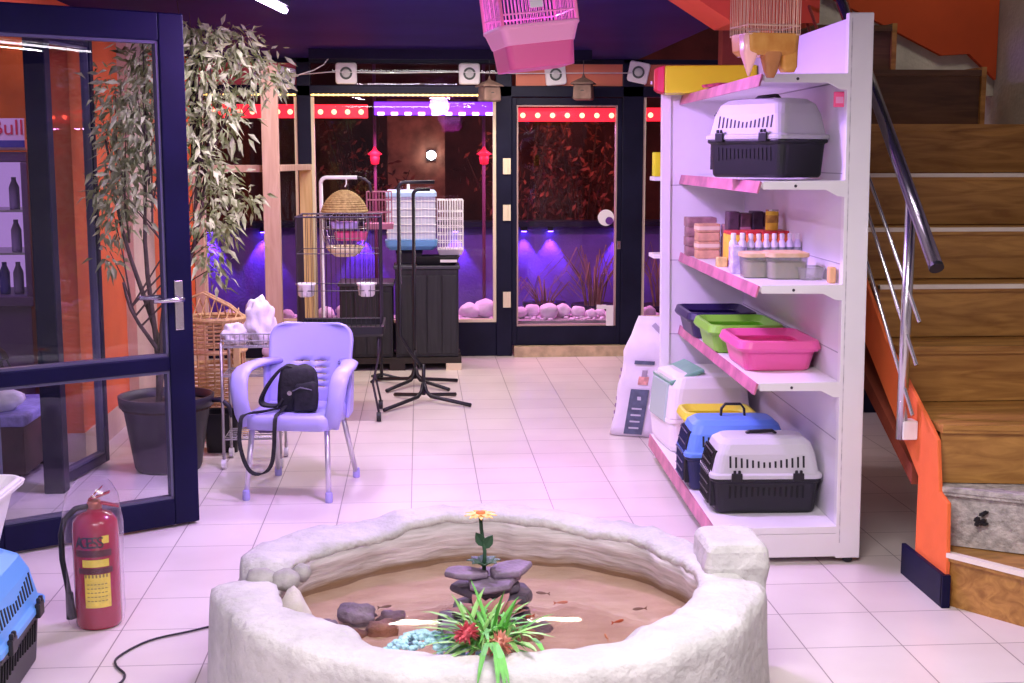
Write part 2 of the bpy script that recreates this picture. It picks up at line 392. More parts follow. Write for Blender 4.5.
# wall behind the stair head and the orange underside of the next flight
S(MB().b2(1.9, 3.32, 7.55, 7.65, 2.0, 4.2).build('wall_back_stair', mat('aged_white_plaster', (.66, .64, .58), .8, var=.2, scale=4, bump=.3)), 'white wall at the stair head')
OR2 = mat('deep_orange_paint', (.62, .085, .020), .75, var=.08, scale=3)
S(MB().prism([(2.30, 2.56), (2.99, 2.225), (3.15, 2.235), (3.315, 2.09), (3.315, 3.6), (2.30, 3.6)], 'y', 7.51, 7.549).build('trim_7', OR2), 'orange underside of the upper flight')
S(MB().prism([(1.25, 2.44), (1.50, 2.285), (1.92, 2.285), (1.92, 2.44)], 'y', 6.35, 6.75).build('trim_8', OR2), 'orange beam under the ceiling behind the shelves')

e = T('stair_railing', 'steel railing with dark handrail on the open side of the stairs', 'railing', (1.868, 4.87, .55))
L = lambda y, z: (0, y-4.87, z-.55)
MB().tube([L(4.66, 1.258), L(5.43, 1.95), L(6.6, 3.0)], .026, 14).build('handrail', mat('smoked_steel', (.22, .19, .24), .18, metal=.9), e, smooth=True)
MB().tube([L(4.652, 1.25), L(4.662, 1.26)], .0275, 14).build('end_cap', BLACK, e)
MB().tube([L(4.93, .56), L(4.93, 1.48)], .021, 12).build('post', CHROME, e, smooth=True)
for (y0, z0, k) in ((4.793, 1.037, .85), (4.805, .872, .9), (4.823, .676, .93)):
    MB().tube([L(y0, z0), L(y0+1.9, z0+1.9*k)], .0075, 8).build('rail_bar', CHROME, e, smooth=True)
MB().b2(-.004, .057, .035, .10, .01, .085).build('bracket', WPLAS, e, bevel=.006)
S(MB().b2(1.74, 3.44, 4.2, 7.7, 4.1, 4.2).build('ceiling_stair_blocker', CEILM), 'unseen slab over the stairwell, added to keep light out')  # added out of view so the top steps stay dark
S(MB().b2(1.80, 3.44, 4.2, 4.3, 2.56, 4.1).build('wall_stair_blocker', CEILM), 'unseen upstand over the stairwell, added to block light')  # unseen upstand added to shield the upper steps from light
# ================================================================ OUTSIDE, BEYOND THE GLASS
NIGHT = mat('dark_paving', (.035, .030, .035), .5, var=.3, scale=6)
S(MB().b2(-7, 7, YF+.1, 17.5, -.12, -.01).build('pavement', NIGHT), 'dark pavement outside at night')
BRK = mat('dark_red_facade', (.10, .022, .016), .85, var=.4, scale=2.2, bump=.3)
S(MB().b2(-7, 7, 17.3, 17.5, 0, 6).build('wall_street', BRK), 'dark reddish house front across the street')
S(MB().b2(-1.95, 3.2, YF+.12, YF+.62, 0, .275).build('trim_9', mat('ledge', (.35, .30, .32), .8, var=.2)), 'stone ledge outside the shop window')
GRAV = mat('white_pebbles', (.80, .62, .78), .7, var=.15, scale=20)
g = MB()
for i in range(420):
    x = random.uniform(-1.7, 2.45); y = random.uniform(YF+.14, YF+.60)
    if 1.66 < x < 1.86 or -.99 < x < -.85: continue
    g.blob((x, y, .282), [random.uniform(.016, .03) for _ in 'ab']+[.014], i, .2, sub=1)
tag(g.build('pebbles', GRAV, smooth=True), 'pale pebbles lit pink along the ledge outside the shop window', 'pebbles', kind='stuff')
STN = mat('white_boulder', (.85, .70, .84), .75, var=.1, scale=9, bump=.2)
where = [('left window behind the pine rack', [(-1.62, .06), (-1.35, .075), (-1.12, .06)]), ('middle window left of the cages', [(-.80, .07), (-.64, .08), (-.47, .06)]),
         ('middle window beside the tall cabinet', [(.42, .085), (.56, .10)]), ('glass door', [(.86, .06), (.97, .075), (1.10, .085), (1.23, .075), (1.36, .065), (1.47, .05), (1.56, .045), (1.63, .04)]), ('right window beside the shelves', [(1.98, .06), (2.15, .07)])]
for wn, L_ in where:
    for k, (x, r) in enumerate(L_):
        ordn = ['first', 'second', 'third', 'fourth', 'fifth', 'sixth', 'seventh', 'eighth'][k]
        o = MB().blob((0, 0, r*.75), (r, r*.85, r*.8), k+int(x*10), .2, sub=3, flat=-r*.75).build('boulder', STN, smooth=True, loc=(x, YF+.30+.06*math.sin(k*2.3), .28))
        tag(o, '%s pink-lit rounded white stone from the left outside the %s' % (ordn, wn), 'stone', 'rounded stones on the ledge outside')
# low wall with violet downlights
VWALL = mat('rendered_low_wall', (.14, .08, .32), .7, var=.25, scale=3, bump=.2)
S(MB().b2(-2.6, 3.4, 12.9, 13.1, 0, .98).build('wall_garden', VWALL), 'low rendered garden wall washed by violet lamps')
S(MB().b2(-2.6, 3.4, 12.78, 13.14, .98, 1.03).build('trim_10', NAVY2), 'dark coping of the low garden wall')
VLED = emit('violet_led', (.16, .06, 1.0), 26)
spots = [-2.0, -1.5, -.55, .35, 1.02, 1.28, 1.95]
for k, x in enumerate(spots):
    e = T('wall_lamp', 'small violet downlight under the garden wall coping, number %s from the left' % ['one', 'two', 'three', 'four', 'five', 'six', 'seven', 'eight', 'nine', 'ten', 'eleven', 'twelve'][k], 'lamp', (x, 12.86, .98), group='violet downlights on the garden wall')
    MB().cyl((0, 0, -.045), (0, 0, 0), .03, n=14).build('housing', BLACKM, e)
    MB().cyl((0, 0, -.052), (0, 0, -.045), .026, n=14).build('lens', VLED, e)
# red and violet LED modules at the head of the windows
RLED = mat('red_led_backing', (.70, .01, .02), .35); RLENS = emit('red_led_lens', (1.0, .10, .05), 14)
RGLOW = emit('red_led_lit_backing', (1.0, .015, .03), 1.9)
def ledstrip(x0, x1, y, z, n, label, violet=False):
    e = T('led_strip', label, 'led strip', ((x0+x1)/2, y, z)); h = (x1-x0)/2
    MB().b2(-h, h, 0, .02, -.055, .055).build('backing', RGLOW if not violet else emit('violet_led_backing', (.17, .02, .75), 1.6), e, bevel=.006)
    for k in range(n):
        x = -h+(k+.5)*2*h/n
        if violet: MB().b2(x-.028, x+.028, -.014, 0, -.055, -.03).build('led', emit('violet_led_lens', (.72, .45, 1.0), 6), e, bevel=.005)
        else: MB().lathe([(.001, .012), (.016, .009), (.022, .0)], 14).build('led', RLENS, e).rotation_euler = (PI/2, 0, 0); kids(e)[-1].location = (x, 0, -.005)
ledstrip(-1.70, -.99, YF+.07, 2.02, 7, 'red led strip glowing at the head of the left window')
ledstrip(-.85, -.41, YF+.07, 2.02, 4, 'red led strip glowing at the left end of the middle window')
ledstrip(-.36, .64, YF+.09, 2.045, 9, 'violet led strip glowing along the head of the middle window', True)
ledstrip(.80, 1.66, YF+.05, 1.995, 7, 'red led strip glowing inside the head of the glass door')
ledstrip(1.87, 2.45, YF+.07, 2.0, 5, 'red led strip glowing at the head of the right window')
# warm led string stuck under the head rail
WLED = emit('warm_led', (1.0, .62, .16), 3.0)
for x0, x1, lab in ((-1.74, -.98, 'over the left window'), (-.86, .62, 'over the middle window')):
    s = MB()
    n = int((x1-x0)/.04)
    s.tube([(x0, YF-.062, 2.146), (x1, YF-.062, 2.146)], .006, 6)
    for i in range(n): s.blob((x0+(i+.5)*(x1-x0)/n, YF-.064, 2.146), (.012, .008, .010), i, .0, sub=1)
    tag(s.build('led_string', WLED), 'warm yellow led string along the head rail %s' % lab, 'led string')
# lantern poles outside
for (x, y, z, lab) in ((-.385, 11.9, 1.66, 'left of the violet led strip end'), (.572, 11.7, 1.66, 'just left of the glass door frame')):
    e = T('lantern_pole', 'thin pink pole with a small red lantern %s' % lab, 'lantern', (x, y, -.01))
    MB().tube([(0, 0, 0), (0, 0, 2.6)], .015, 10).build('pole', mat('rosy_pole', (.20, .04, .10), .5), e, smooth=True)
    MB().lathe([(.02, -.07), (.045, -.06), (.055, .0), (.045, .01), (.085, .025), (.03, .06), (.01, .09)], 18, (0, -.06, z), .8, .8).build('lantern', emit('red_lantern', (.9, .02, .05), .35), e, smooth=True)
# lit house corner across the way with a white lamp
S(MB().b2(-.35, .30, 15.2, 15.7, 0, 2.3).build('wall_gatepost', mat('tan_pillar', (.26, .11, .07), .8, var=.3)), 'tan gate pillar across the street')
e = T('street_lamp', 'bright white lamp on the tan gate pillar across the street', 'lamp', (.145, 15.2, 1.67))
MB().b2(-.05, .05, -.03, 0, -.06, .06).build('lamp_base', BLACKM, e)
MB().lathe([(.001, -.055), (.045, -.03), (.055, 0), (.045, .03), (.001, .055)], 16, (0, -.07, 0)).build('globe', emit('white_lamp', (1, .97, .92), 18), e, smooth=True)
# bare shrubs in the dark
TWIG = mat('dark_twigs', (.055, .028, .020), .9, var=.4)
LEAFD = mat('dull_red_leaves', (.17, .045, .030), .7, var=.5, scale=9)
def shrub(name, lab, x, y, h, n, seed):
    random.seed(seed); e = T(name, lab, 'shrub', (x, y, -.01)); b = MB(); lf = MB()
    for i in range(n):
        a = random.uniform(0, 2*PI); r = random.uniform(.15, .6); top = Vector((r*math.cos(a), r*.7*math.sin(a), h*random.uniform(.6, 1)))
        mid = Vector((top.x*.35, top.y*.35, top.z*.5)); b.tube([(0, 0, 0), mid, top], [.016, .010, .004], 5)
        for j in range(32):
            p = mid.lerp(top, random.uniform(-.3, 1.05)); p += Vector([random.gauss(0, .09) for _ in 'abc'])
            d = Vector([random.gauss(0, 1) for _ in 'abc']).normalized()*.05; s = d.cross(Vector((random.random(), random.random(), random.random()))).normalized()*.018
            lf.f([lf.v(p-d), lf.v(p+s), lf.v(p+d), lf.v(p-s)])
    b.build('stems', TWIG, e); lf.build('leaves', LEAFD, e)
shrub('shrub', 'dark twiggy shrub seen outside through the left half of the glass door', 1.05, 13.6, 2.3, 20, 3)
shrub('shrub', 'dark twiggy shrub seen outside through the right half of the glass door', 1.72, 13.9, 2.2, 20, 4)
shrub('shrub', 'dark shrub outside the middle window behind the round cage', -.55, 14.2, 2.2, 16, 5)
def grass_clump(lab, x, y, n, h, seed):
    random.seed(seed); e = T('ornamental_grass', lab, 'grass plant', (x, y, -.01)); b = MB()
    for i in range(n):
        a = random.uniform(0, 2*PI); r = random.uniform(.25, .55); hh = h*random.uniform(.7, 1); c, s = math.cos(a), math.sin(a)
        b.tube([(.02*c, .02*s, 0), (r*.25*c, r*.2*s, hh*.7), (r*.6*c, r*.4*s, hh), (r*c, r*.6*s, hh*.72)], [.008, .006, .005, .002], 4)
    b.build('blades', mat('dry_grass_%d' % seed, (.22, .13, .10), .8, var=.3), e)
    MB().lathe([(.14, 0), (.18, .02), (.20, .26), (.21, .27), (.21, .30), (.01, .28)], 20).build('pot', mat('dark_pot_%d' % seed, (.02, .015, .04), .6), e)
grass_clump('arching dry grass plant in a dark pot behind the right half of the glass door', 1.62, 12.2, 26, .85, 31)
grass_clump('arching dry grass plant in a dark pot outside the right window', 2.25, 12.1, 22, .95, 32)
grass_clump('arching dry grass plant in a dark pot left of the middle of the glass door', 1.18, 12.4, 18, .55, 33)
random.seed(7)
# ---------------------------------------------------------------- left neighbour beyond the doorway
S(MB().b2(-7, -1.95, 3.5, 10.9, -.12, -.001).build('pavement_side', mat('side_paving', (.55, .50, .52), .4, var=.15, scale=4)), 'pale floor beyond the doorway')
S(MB().b2(-5.5, -1.96, 9.6, 9.75, 0, 3.2).build('wall_side_back', mat('warm_orange_wall', (.75, .20, .03), .8, var=.3, scale=1.6)), 'orange wall beyond the doorway')
e = T('display_fridge', 'violet-lit drinks display fridge with a sign on top beyond the doorway', 'fridge', (-2.68, 8.2, 0))
fb = MB(); fb.b2(-.42, .42, -.32, .32, .78, .84); fb.b2(-.42, -.38, -.32, .32, .84, 1.62); fb.b2(.38, .42, -.32, .32, .84, 1.62); fb.b2(-.42, .42, .28, .32, .84, 1.62); fb.b2(-.42, .42, -.32, .32, 1.62, 1.68); fb.b2(-.40, .40, -.30, .30, 0, .78)
fb.build('cabinet', mat('dusky_violet_body', (.10, .06, .14), .5), e, bevel=.006)
MB().b2(-.38, .38, .262, .28, .84, 1.62).build('lit_back', emit('fridge_lilac_glow', (.55, .30, .75), .55), e)
for z in (1.08, 1.33): MB().b2(-.38, .38, -.26, .26, z, z+.012).build('shelf', WIRE, e)
MB().b2(-.42, .42, -.34, -.32, 1.70, 1.87).b2(-.42, .42, -.32, .30, 1.69, 1.75).build('sign_panel', mat('pale_lilac_sign', (.62, .52, .66), .5), e)
text('lettering', 'Bull', .125, mat('sign_red', (.50, .02, .07), .5), e, (.325, -.343, 1.815), (PI/2, 0, 0))
MB().b2(-.42, .42, -.345, -.3405, 1.705, 1.745).build('blue_sign_band', mat('sign_blue', (.04, .04, .25), .5), e)
for k, x in enumerate((.02, .12, .21, .29)):
    for z, nm in ((.84, 'lower'), (1.092, 'middle'), (1.342, 'upper')):
        if (k+int(z*10)) % 3 == 0: continue
        o = MB().lathe([(.028, 0), (.030, .02), (.030, .13), (.014, .17), (.014, .19)], 14).build('bottle', mat('drink_%d%s' % (k, nm), [(.10, .05, .30), (.30, .03, .12), (.08, .06, .35), (.30, .22, .40)][k], .25), smooth=True, loc=(-2.68+x, 8.05, z))
        tag(o, '%s small dark bottle on the %s shelf of the violet-lit fridge' % (['leftmost', 'second', 'third', 'rightmost'][k], nm), 'bottle', 'bottles in the violet-lit fridge')
e = T('low_cabinet', 'dark low cabinet with a lilac padded top beyond the open glass door', 'cabinet', (-2.25, 6.95, 0))
MB().b2(-.26, .26, -.30, .30, .06, .31).build('body', mat('dark_brown_wood', (.06, .028, .030), .5, var=.3), e, bevel=.008)
MB().b2(-.28, .28, -.32, .32, .31, .37).build('padded_top', mat('lilac_pad', (.30, .28, .62), .7, var=.2, scale=30), e, bevel=.02, seg=3)
for sx in (-.2, .2):
    for sy in (-.25, .25): MB().lathe([(.03, 0), (.02, .03), (.03, .06)], 12, (sx, sy, 0)).build('foot', BLACKM, e)
tag(MB().blob((0, 0, .05), (.14, .10, .07), 3, .35, sub=3, flat=-.05).build('folded_cloth', WPLAS, smooth=True, loc=(-2.17, 6.80, .372)), 'white bunched cloth on the lilac-topped cabinet', 'cloth')
e = T('lantern', 'small dark ornate lantern on the lilac-topped cabinet', 'lantern', (-2.26, 7.15, .37))
MB().lathe([(.10, 0), (.10, .02), (.06, .04)], 8).build('base', BLACKM, e)
lf = MB()
for k in range(8): a = k*PI/4; lf.tube([(.07*math.cos(a), .07*math.sin(a), .03), (.085*math.cos(a), .085*math.sin(a), .13), (.05*math.cos(a), .05*math.sin(a), .22)], .006, 5)
lf.build('cage_bars', BLACKM, e)
MB().lathe([(.07, .21), (.05, .25), (.015, .28), (.012, .31)], 8).build('roof', BLACKM, e)

# ================================================================ ORNAMENTS ON THE SHOP FRONT
def speaker(x, z, lab, y=YF-.06, rz=0, ry=0, s=1.):
    e = T('wall_speaker', lab, 'speaker', (x, y, z), rz, 'white square speakers along the transom'); e.rotation_euler = (0, math.radians(ry), math.radians(rz)); e.scale = (s, s, s)
    R = [[(px, yy, pz) for px, pz, _ in rr(h, h, .022, 0)] for h, yy in ((.080, .035), (.085, .028), (.085, -.002), (.078, -.012))]
    MB().rings(R).build('housing', WPLAS, e)
    def disc(r0, r1, y0, y1, nm, m):
        b = MB(); b.rings([[(r*math.cos(2*PI*k/28), yy, r*math.sin(2*PI*k/28)) for k in range(28)] for r, yy in ((r1, y0), (r1, y1), (r0, y1), (r0, y0))], close=True); b.build(nm, m, e)
    disc(.034, .050, -.012, -.018, 'grey_ring', mat('speaker_ring', (.07, .09, .08), .5))
    b = MB(); b.rings([[(r*math.cos(2*PI*k/24), yy, r*math.sin(2*PI*k/24)) for k in range(24)] for r, yy in ((.034, -.0125), (.022, -.018), (.010, -.020))]); b.build('cone', mat('speaker_cone', (.60, .62, .60), .5), e)
speaker(-.575, 2.318, 'white square speaker over the middle window, nearest the pine rack')
speaker(.418, 2.318, 'white square speaker over the middle window, left of the pink cage')
speaker(1.120, 2.315, 'white square speaker on the salmon panel below the pink cage', ry=-6)
speaker(1.80, 2.335, 'white square speaker beside the yellow box, tilted on the door post', ry=12, rz=-10)
speaker(-1.06, 2.28, 'white square speaker half hidden behind the top of the pine rack', rz=28, ry=8)
def birdhouse(x, z, lab, s=1., rz=0, y=10.62):
    e = T('birdhouse', lab, 'birdhouse', (x, y, z), rz, 'wooden birdhouses hanging under the ceiling'); e.scale = (s, s, s)
    W = mat('birdhouse_wood_%d' % int(abs(x*100)), (.13, .075, .065), .75, var=.3, scale=12)
    MB().rings([[(px, py, zz) for px, py, _ in rr(h, h, .01, 0)] for h, zz in ((.068, 0), (.076, .012), (.070, .125))]).build('body', W, e)
    MB().rings([[(px, py, zz) for px, py, _ in rr(h, h, .008, 0)] for h, zz in ((.094, .122), (.090, .132), (.055, .155), (.018, .175))]).build('roof', W, e)
    MB().lathe([(.010, .16), (.018, .175), (.010, .19), (.004, .21)], 12).build('finial', W, e)
    MB().tube([(0, 0, .205), (0, 0, (2.44-z)/s)], .003, 5).build('cord', DWIRE, e)
    MB().cyl((0, -.073, .055), (0, -.062, .055), .022, n=16).build('entrance_hole', BLACK, e)
birdhouse(.565, 2.085, 'brown wooden birdhouse hanging in front of the frame left of the glass door', .95, 20)
birdhouse(1.315, 2.10, 'brown wooden birdhouse with finial hanging over the glass door', 1.0, -15)
tag(MB().tube([(-.98, YF-.08, 2.30)]+[(x, YF-.075, 2.325+.006*math.sin(x*5)) for x in (-.7, -.2, .3, .8, 1.3, 1.75)], .0045, 6).build('speaker_cable', WPLAS, smooth=True), 'thin white cable strung between the speakers', 'cable')
tag(MB().tube([(-1.0, 10.72, 2.27), (-.92, 10.72, 2.30), (-.82, 10.72, 2.33), (-.74, 10.72, 2.375), (-.69, 10.72, 2.44)], .005, 6).build('hanging_cable', WPLAS, smooth=True), 'pale cable rising from the rack to the ceiling', 'cable')
# hooded strip light just in front of the shop front
e = T('strip_light', 'long strip light in a dark hood under the ceiling by the shop front', 'light', (.25, 10.0, 2.44))
hb = MB(); hb.b2(-1.05, 1.05, -.012, .08, -.02, -.001); hb.b2(-1.05, 1.05, -.020, -.012, -.075, -.001); hb.build('hood', NAVY2, e)
MB().tube([(-1.0, .03, -.042), (1.0, .03, -.042)], .010, 10).build('tube', emit('cool_tube', (1, .93, .85), 16), e)
# violet tube top left
e = T('tube_light', 'bright violet-white tube light under the dark ceiling above the plant', 'light', (-.672, 6.25, 2.36))
e.rotation_euler = (0, 0, math.radians(-7))
MB().tube([(0, -.33, -.012), (0, .31, -.012)], .016, 12).build('tube', emit('violet_white_tube', (.80, .55, 1.0), 16), e)
MB().b2(-.022, .022, -.34, .32, .006, .079).build('housing', NAVY2, e)
# ceiling tube behind the camera that shows in the door glass
e = T('tube_light', 'long white tube light across the ceiling near the stairs', 'light', (1.15, 3.15, 2.40))
MB().tube([(-.75, 0, -.01), (.75, 0, -.01)], .008, 12).build('tube', emit('white_tube', (1, .92, .97), 14), e)
MB().b2(-.78, .64, -.03, .03, .01, .039).build('housing', WHITE, e)
# round violet lamp over the pink cage
e = T('ceiling_lamp', 'round pink-violet ceiling lamp above the pink cage', 'lamp', (.26, 5.55, 2.44))
MB().lathe([(.12, -.001), (.12, -.03), (.10, -.04)], 28).build('rim', WPLAS, e)
MB().lathe([(.10, -.038), (.08, -.055), (.02, -.062)], 28).build('diffuser', emit('violet_diffuser', (.75, .28, 1.0), 6), e)
# ================================================================ LEFT SIDE: PLANT, RACKS, CAGES
e = T('potted_fig', 'tall long-leaved fig tree in a black tub behind the open glass door', 'plant', (-1.35, 7.02, 0))
POT = mat('black_tub', (.018, .015, .026), .45, var=.2)
MB().lathe([(.165, 0), (.175, .02), (.225, .34), (.245, .345), (.25, .40), (.236, .40), (.225, .36)], 40, cap1=False).build('pot', POT, e, smooth=True)
ear = MB()
ear.tube([(.23, -.02, .37), (.29, -.03, .375), (.335, -.04, .34), (.345, -.04, .28)], [.012, .016, .014, .008], 8); ear.build('tub_handle', POT, e, smooth=True)
MB().lathe([(.01, .37), (.12, .368), (.232, .352), (.232, .33), (.01, .30)], 28).build('soil', mat('soil', (.05, .03, .02), .95, var=.4, scale=30), e)
STEM = mat('dark_bark', (.075, .045, .035), .8, var=.3, scale=20)
# clumps of foliage: (x, y, z, radius) about the tub, world metres
CL = [(-1.16, 7.0, 2.34, .13), (-1.02, 6.95, 2.28, .15), (-.93, 7.05, 2.17, .14), (-.84, 7.1, 2.06, .12), (-1.08, 6.9, 2.10, .16), (-1.02, 7.1, 1.98, .16), (-1.10, 6.95, 1.90, .15), (-.98, 7.0, 1.84, .14), (-1.12, 6.98, 1.75, .15), (-1.10, 6.95, 1.58, .15),
      (-1.02, 7.0, 1.47, .14), (-.92, 7.12, 1.42, .10), (-1.11, 6.95, 1.36, .14), (-1.02, 7.05, 1.28, .12), (-1.10, 7.0, 1.16, .11), (-1.06, 7.02, 1.05, .09),
      (-1.22, 7.0, 2.40, .12), (-1.34, 7.1, 2.26, .16), (-1.45, 7.15, 2.12, .16), (-1.30, 6.98, 2.05, .16), (-1.58, 7.15, 1.98, .16), (-1.42, 6.92, 1.92, .17), (-1.66, 7.2, 1.80, .16), (-1.50, 7.0, 1.76, .17), (-1.36, 6.95, 1.74, .15), (-1.55, 7.05, 1.60, .16), (-1.42, 6.98, 1.55, .14), (-1.66, 7.12, 1.48, .14), (-1.52, 7.0, 1.42, .14), (-1.60, 7.1, 1.30, .12),
      (-1.40, 7.0, 2.33, .12), (-.80, 7.25, 2.14, .10), (-.74, 7.35, 2.07, .09), (-.90, 7.1, 2.25, .11), (-1.12, 6.95, 2.22, .12), (-1.26, 6.95, 1.82, .12), (-1.24, 6.98, 1.62, .11), (-1.62, 7.05, 1.12, .08)]
tops = [(-.20, .0, 1.0), (-.28, .08, 1.75), (-.05, -.06, 1.9), (.15, -.03, 1.6), (.28, .0, 1.9)]
for k, (x, y, z) in enumerate(tops):
    b0 = Vector((.05*math.cos(k*1.3), .05*math.sin(k*1.3), .35)); t_ = Vector((x, y, z)); b = MB()
    pts = [b0.lerp(t_, u)+Vector((.035*math.sin(u*5+k), .03*math.cos(u*4+k*2), 0))*(u*(1-u)*4) for u in [i/9 for i in range(10)]]
    b.tube(pts, [.017-.011*i/9 for i in range(10)], 7); b.build('stem', STEM, e, smooth=True)
tw = MB(); lf = MB(); random.seed(11)
for (x, y, z, r) in CL:
    c = Vector((x+1.35, y-7.02, z))
    best = min(tops, key=lambda q: (Vector(q)-c).length + (0 if q[2] < z+.2 else .5)); s0 = Vector((.0, 0, .36)).lerp(Vector(best), min(1, max(.3, (z-.35)/max(.3, best[2]-.1)))*.8)
    tw.tube([s0, s0.lerp(c, .5)+Vector((0, 0, .06)), c+Vector((0, 0, .04))], [.006, .004, .002], 5)
    for j in range(int(88*(r/.14)**2)):
        p = c+Vector([random.gauss(0, r*.40) for _ in 'abc'])
        if p.z > 2.32 or p.x < -.37: continue
        out = (p-c)*1.2+Vector((random.gauss(0, .6)*r, random.gauss(0, .6)*r, random.gauss(-.55, .5)*r)); d = out.normalized()
        l = random.uniform(.045, .090); sd = d.cross(Vector((random.gauss(0, 1), random.gauss(0, 1), random.gauss(0, 1)))).normalized(); up = sd.cross(d)
        w_ = l*random.uniform(.13, .20)
        A = lf.v(p); B = lf.v(p+d*l*.45+up*l*.05); C_ = lf.v(p+d*l+Vector((0, 0, -l*.18))); s1 = lf.v(p+d*l*.4+sd*w_+up*l*.09); s2 = lf.v(p+d*l*.4-sd*w_+up*l*.09)
        lf.f([A, s1, B]); lf.f([A, B, s2]); lf.f([s1, C_, B]); lf.f([B, C_, s2])
tw.build('twigs', STEM, e)
lf.build('leaves', mat('grey_green_leaves', (.17, .225, .06), .5, col2=(.56, .62, .30), scale=14, spec=.3), e)

# red awning-like band behind the leaves
# ---------------------------------------------------------------- pine rack
e = T('pine_rack', 'tall unpainted pine rack frame beside the potted fig', 'rack', (-.93, 8.5, 0))
MB().b2(-.052, .052, -.03, .03, 0, 2.22).build('post', PALEWOOD, e, bevel=.003)
o = MB().b2(.10, .185, .85, .90, 0, 1.60).build('post', YELWOOD, e, bevel=.003); o['label'] = 'yellower rear post'
MB().b2(-.50, .05, .03, .08, 1.555, 1.60).build('rail', PALEWOOD, e, bevel=.003)
MB().prism([(-.05, .031), (.06, .031), (.185, .85), (.09, .85)], 'z', 1.56, 1.60).build('rail', PALEWOOD, e, bevel=.003)
MB().b2(-.50, -.44, .03, .08, 0, 1.555).build('post', PALEWOOD, e, bevel=.003)
MB().b2(-.052, .0, .0301, .08, 1.25, 1.5549).build('brace', PALEWOOD, e, bevel=.003)
# ---------------------------------------------------------------- rattan stand
e = T('rattan_stand', 'woven rattan plant stand between the black tub and the white bundle', 'stand', (-1.22, 7.85, 0))
w = MB()
for i in range(22):
    a = 2*PI*i/22; x, y = .175*math.cos(a), .16*math.sin(a)
    w.tube([(x*.9, y*.9, .03), (x, y, .35), (x*1.05, y*1.05, .70)], .006, 5)
for j in range(28):
    z = .06+j*.0235
    if .42 < z < .52: continue
    w.tube([(.178*math.cos(2*PI*k/20)*(1+.03*(-1)**(k+j)), .163*math.sin(2*PI*k/20)*(1+.03*(-1)**(k+j)), z) for k in range(20)], .0065, 5, closed=True)
w.build('woven_body', RATTAN, e)
for z in (.03, .42, .52, .71): MB().tube([(.185*math.cos(2*PI*k/24), .17*math.sin(2*PI*k/24), z) for k in range(24)], .013, 6, closed=True).build('hoop', RATTAN, e)
h = MB()
for s_ in (-1, 1):
    h.tube([(-.17, .05*s_, .71), (-.15, .05*s_, .82), (-.05, .04*s_, .86), (.10, .03*s_, .78), (.18, .02*s_, .71)], .008, 6)
for k in range(7): h.tube([(-.16+k*.05, -.1, .71), (-.12+k*.045, 0, .845-.02*abs(k-2)), (-.1+k*.04, .1, .71)], .004, 5)
h.build('arched_top', RATTAN, e)
o = MB().b2(.13, .17, -.15, -.11, 0, .62).build('leg', YELWOOD, e, bevel=.003)
# ---------------------------------------------------------------- chrome trolley + white bundle
e = T('wire_trolley', 'low chrome wire trolley on casters behind the lilac chair', 'trolley', (-.90, 7.12, 0))
def trolley(e, w, d, zs, zt, gap=.05):
    for sx in (-1, 1):
        for sy in (-1, 1):
            MB().tube([(sx*w, sy*d, .07), (sx*w, sy*d, zt)], .008, 8).build('leg', WIRE, e, smooth=True)
            c = MB(); c.cyl((sx*w-.012, sy*d, .027), (sx*w+.012, sy*d, .027), .027, n=16); c.build('caster', WPLAS, e, smooth=False)
            c = MB(); c.tube([(sx*w, sy*d, .03), (sx*w, sy*d, .08)], .009, 6); c.build('caster_stem', WIRE, e)
    for z in zs:
        b = MB(); b.tube([(-w, -d, z), (w, -d, z), (w, d, z), (-w, d, z)], .005, 6, closed=True)
        n = int(2*w/gap)
        for i in range(1, n): x = -w+2*w*i/n; b.tube([(x, -d, z), (x, d, z)], .0022, 4)
        for i in range(1, 5): y = -d+2*d*i/5; b.tube([(-w, y, z), (w, y, z)], .0028, 4)
        b.build('wire_shelf', WIRE, e)
trolley(e, .15, .14, (.16, .50, .655), .68)
b = MB()
for z in (.69, .725): b.tube([(-.15, -.14, z), (.15, -.14, z), (.15, .14, z), (-.15, .14, z)], .004, 5, closed=True)
for i in range(13):
    x = -.15+.025*i; b.tube([(x, -.14, .655), (x, -.14, .725)], .0022, 4); b.tube([(x, .14, .655), (x, .14, .725)], .0022, 4)
b.build('basket_rim', WIRE, e)
CLOTH = mat('white_cloth', (.84, .78, .82), .85, var=.06, scale=9, bump=.3, bscale=22)
e = T('cloth_bundle', 'white bunched plastic bag on the wire trolley behind the chair', 'bag', (-.905, 7.12, .657))
b = MB(); b.blob((.045, 0, .115), (.082, .09, .128), 4, .35, 2.2, 4, flat=-.113); b.build('tall_bundle', CLOTH, e, smooth=True)
b = MB(); b.blob((-.085, -.02, .050), (.072, .08, .060), 9, .4, 2.4, 4, flat=-.048); b.build('low_fold', CLOTH, e, smooth=True)
e = T('soft_toy', 'small pinkish soft toy on the middle shelf of the wire trolley', 'toy', (-.82, 7.10, .506))
b = MB(); b.blob((0, 0, .045), (.04, .035, .045), 1, .1, sub=3, flat=-.043); b.blob((0, -.01, .11), (.03, .028, .028), 2, .1, sub=3); b.build('body', mat('pinkish_plush', (.70, .45, .48), .9), e, smooth=True)
b = MB(); b.blob((-.02, -.005, .14), (.010, .006, .016), 1, .05, sub=2); b.blob((.02, -.005, .14), (.010, .006, .016), 1, .05, sub=2); b.build('ears', mat('pinkish_plush_ears', (.65, .40, .43), .9), e, smooth=True)
tag(MB().blob((0, 0, .035), (.06, .045, .035), 6, .3, 2, 3, flat=-.034).build('dark_pouch', mat('purple_grey_cloth', (.13, .10, .22), .8, var=.3), smooth=True, loc=(-.84, 7.10, .166)), 'dark purplish pouch on the bottom shelf of the wire trolley', 'pouch')
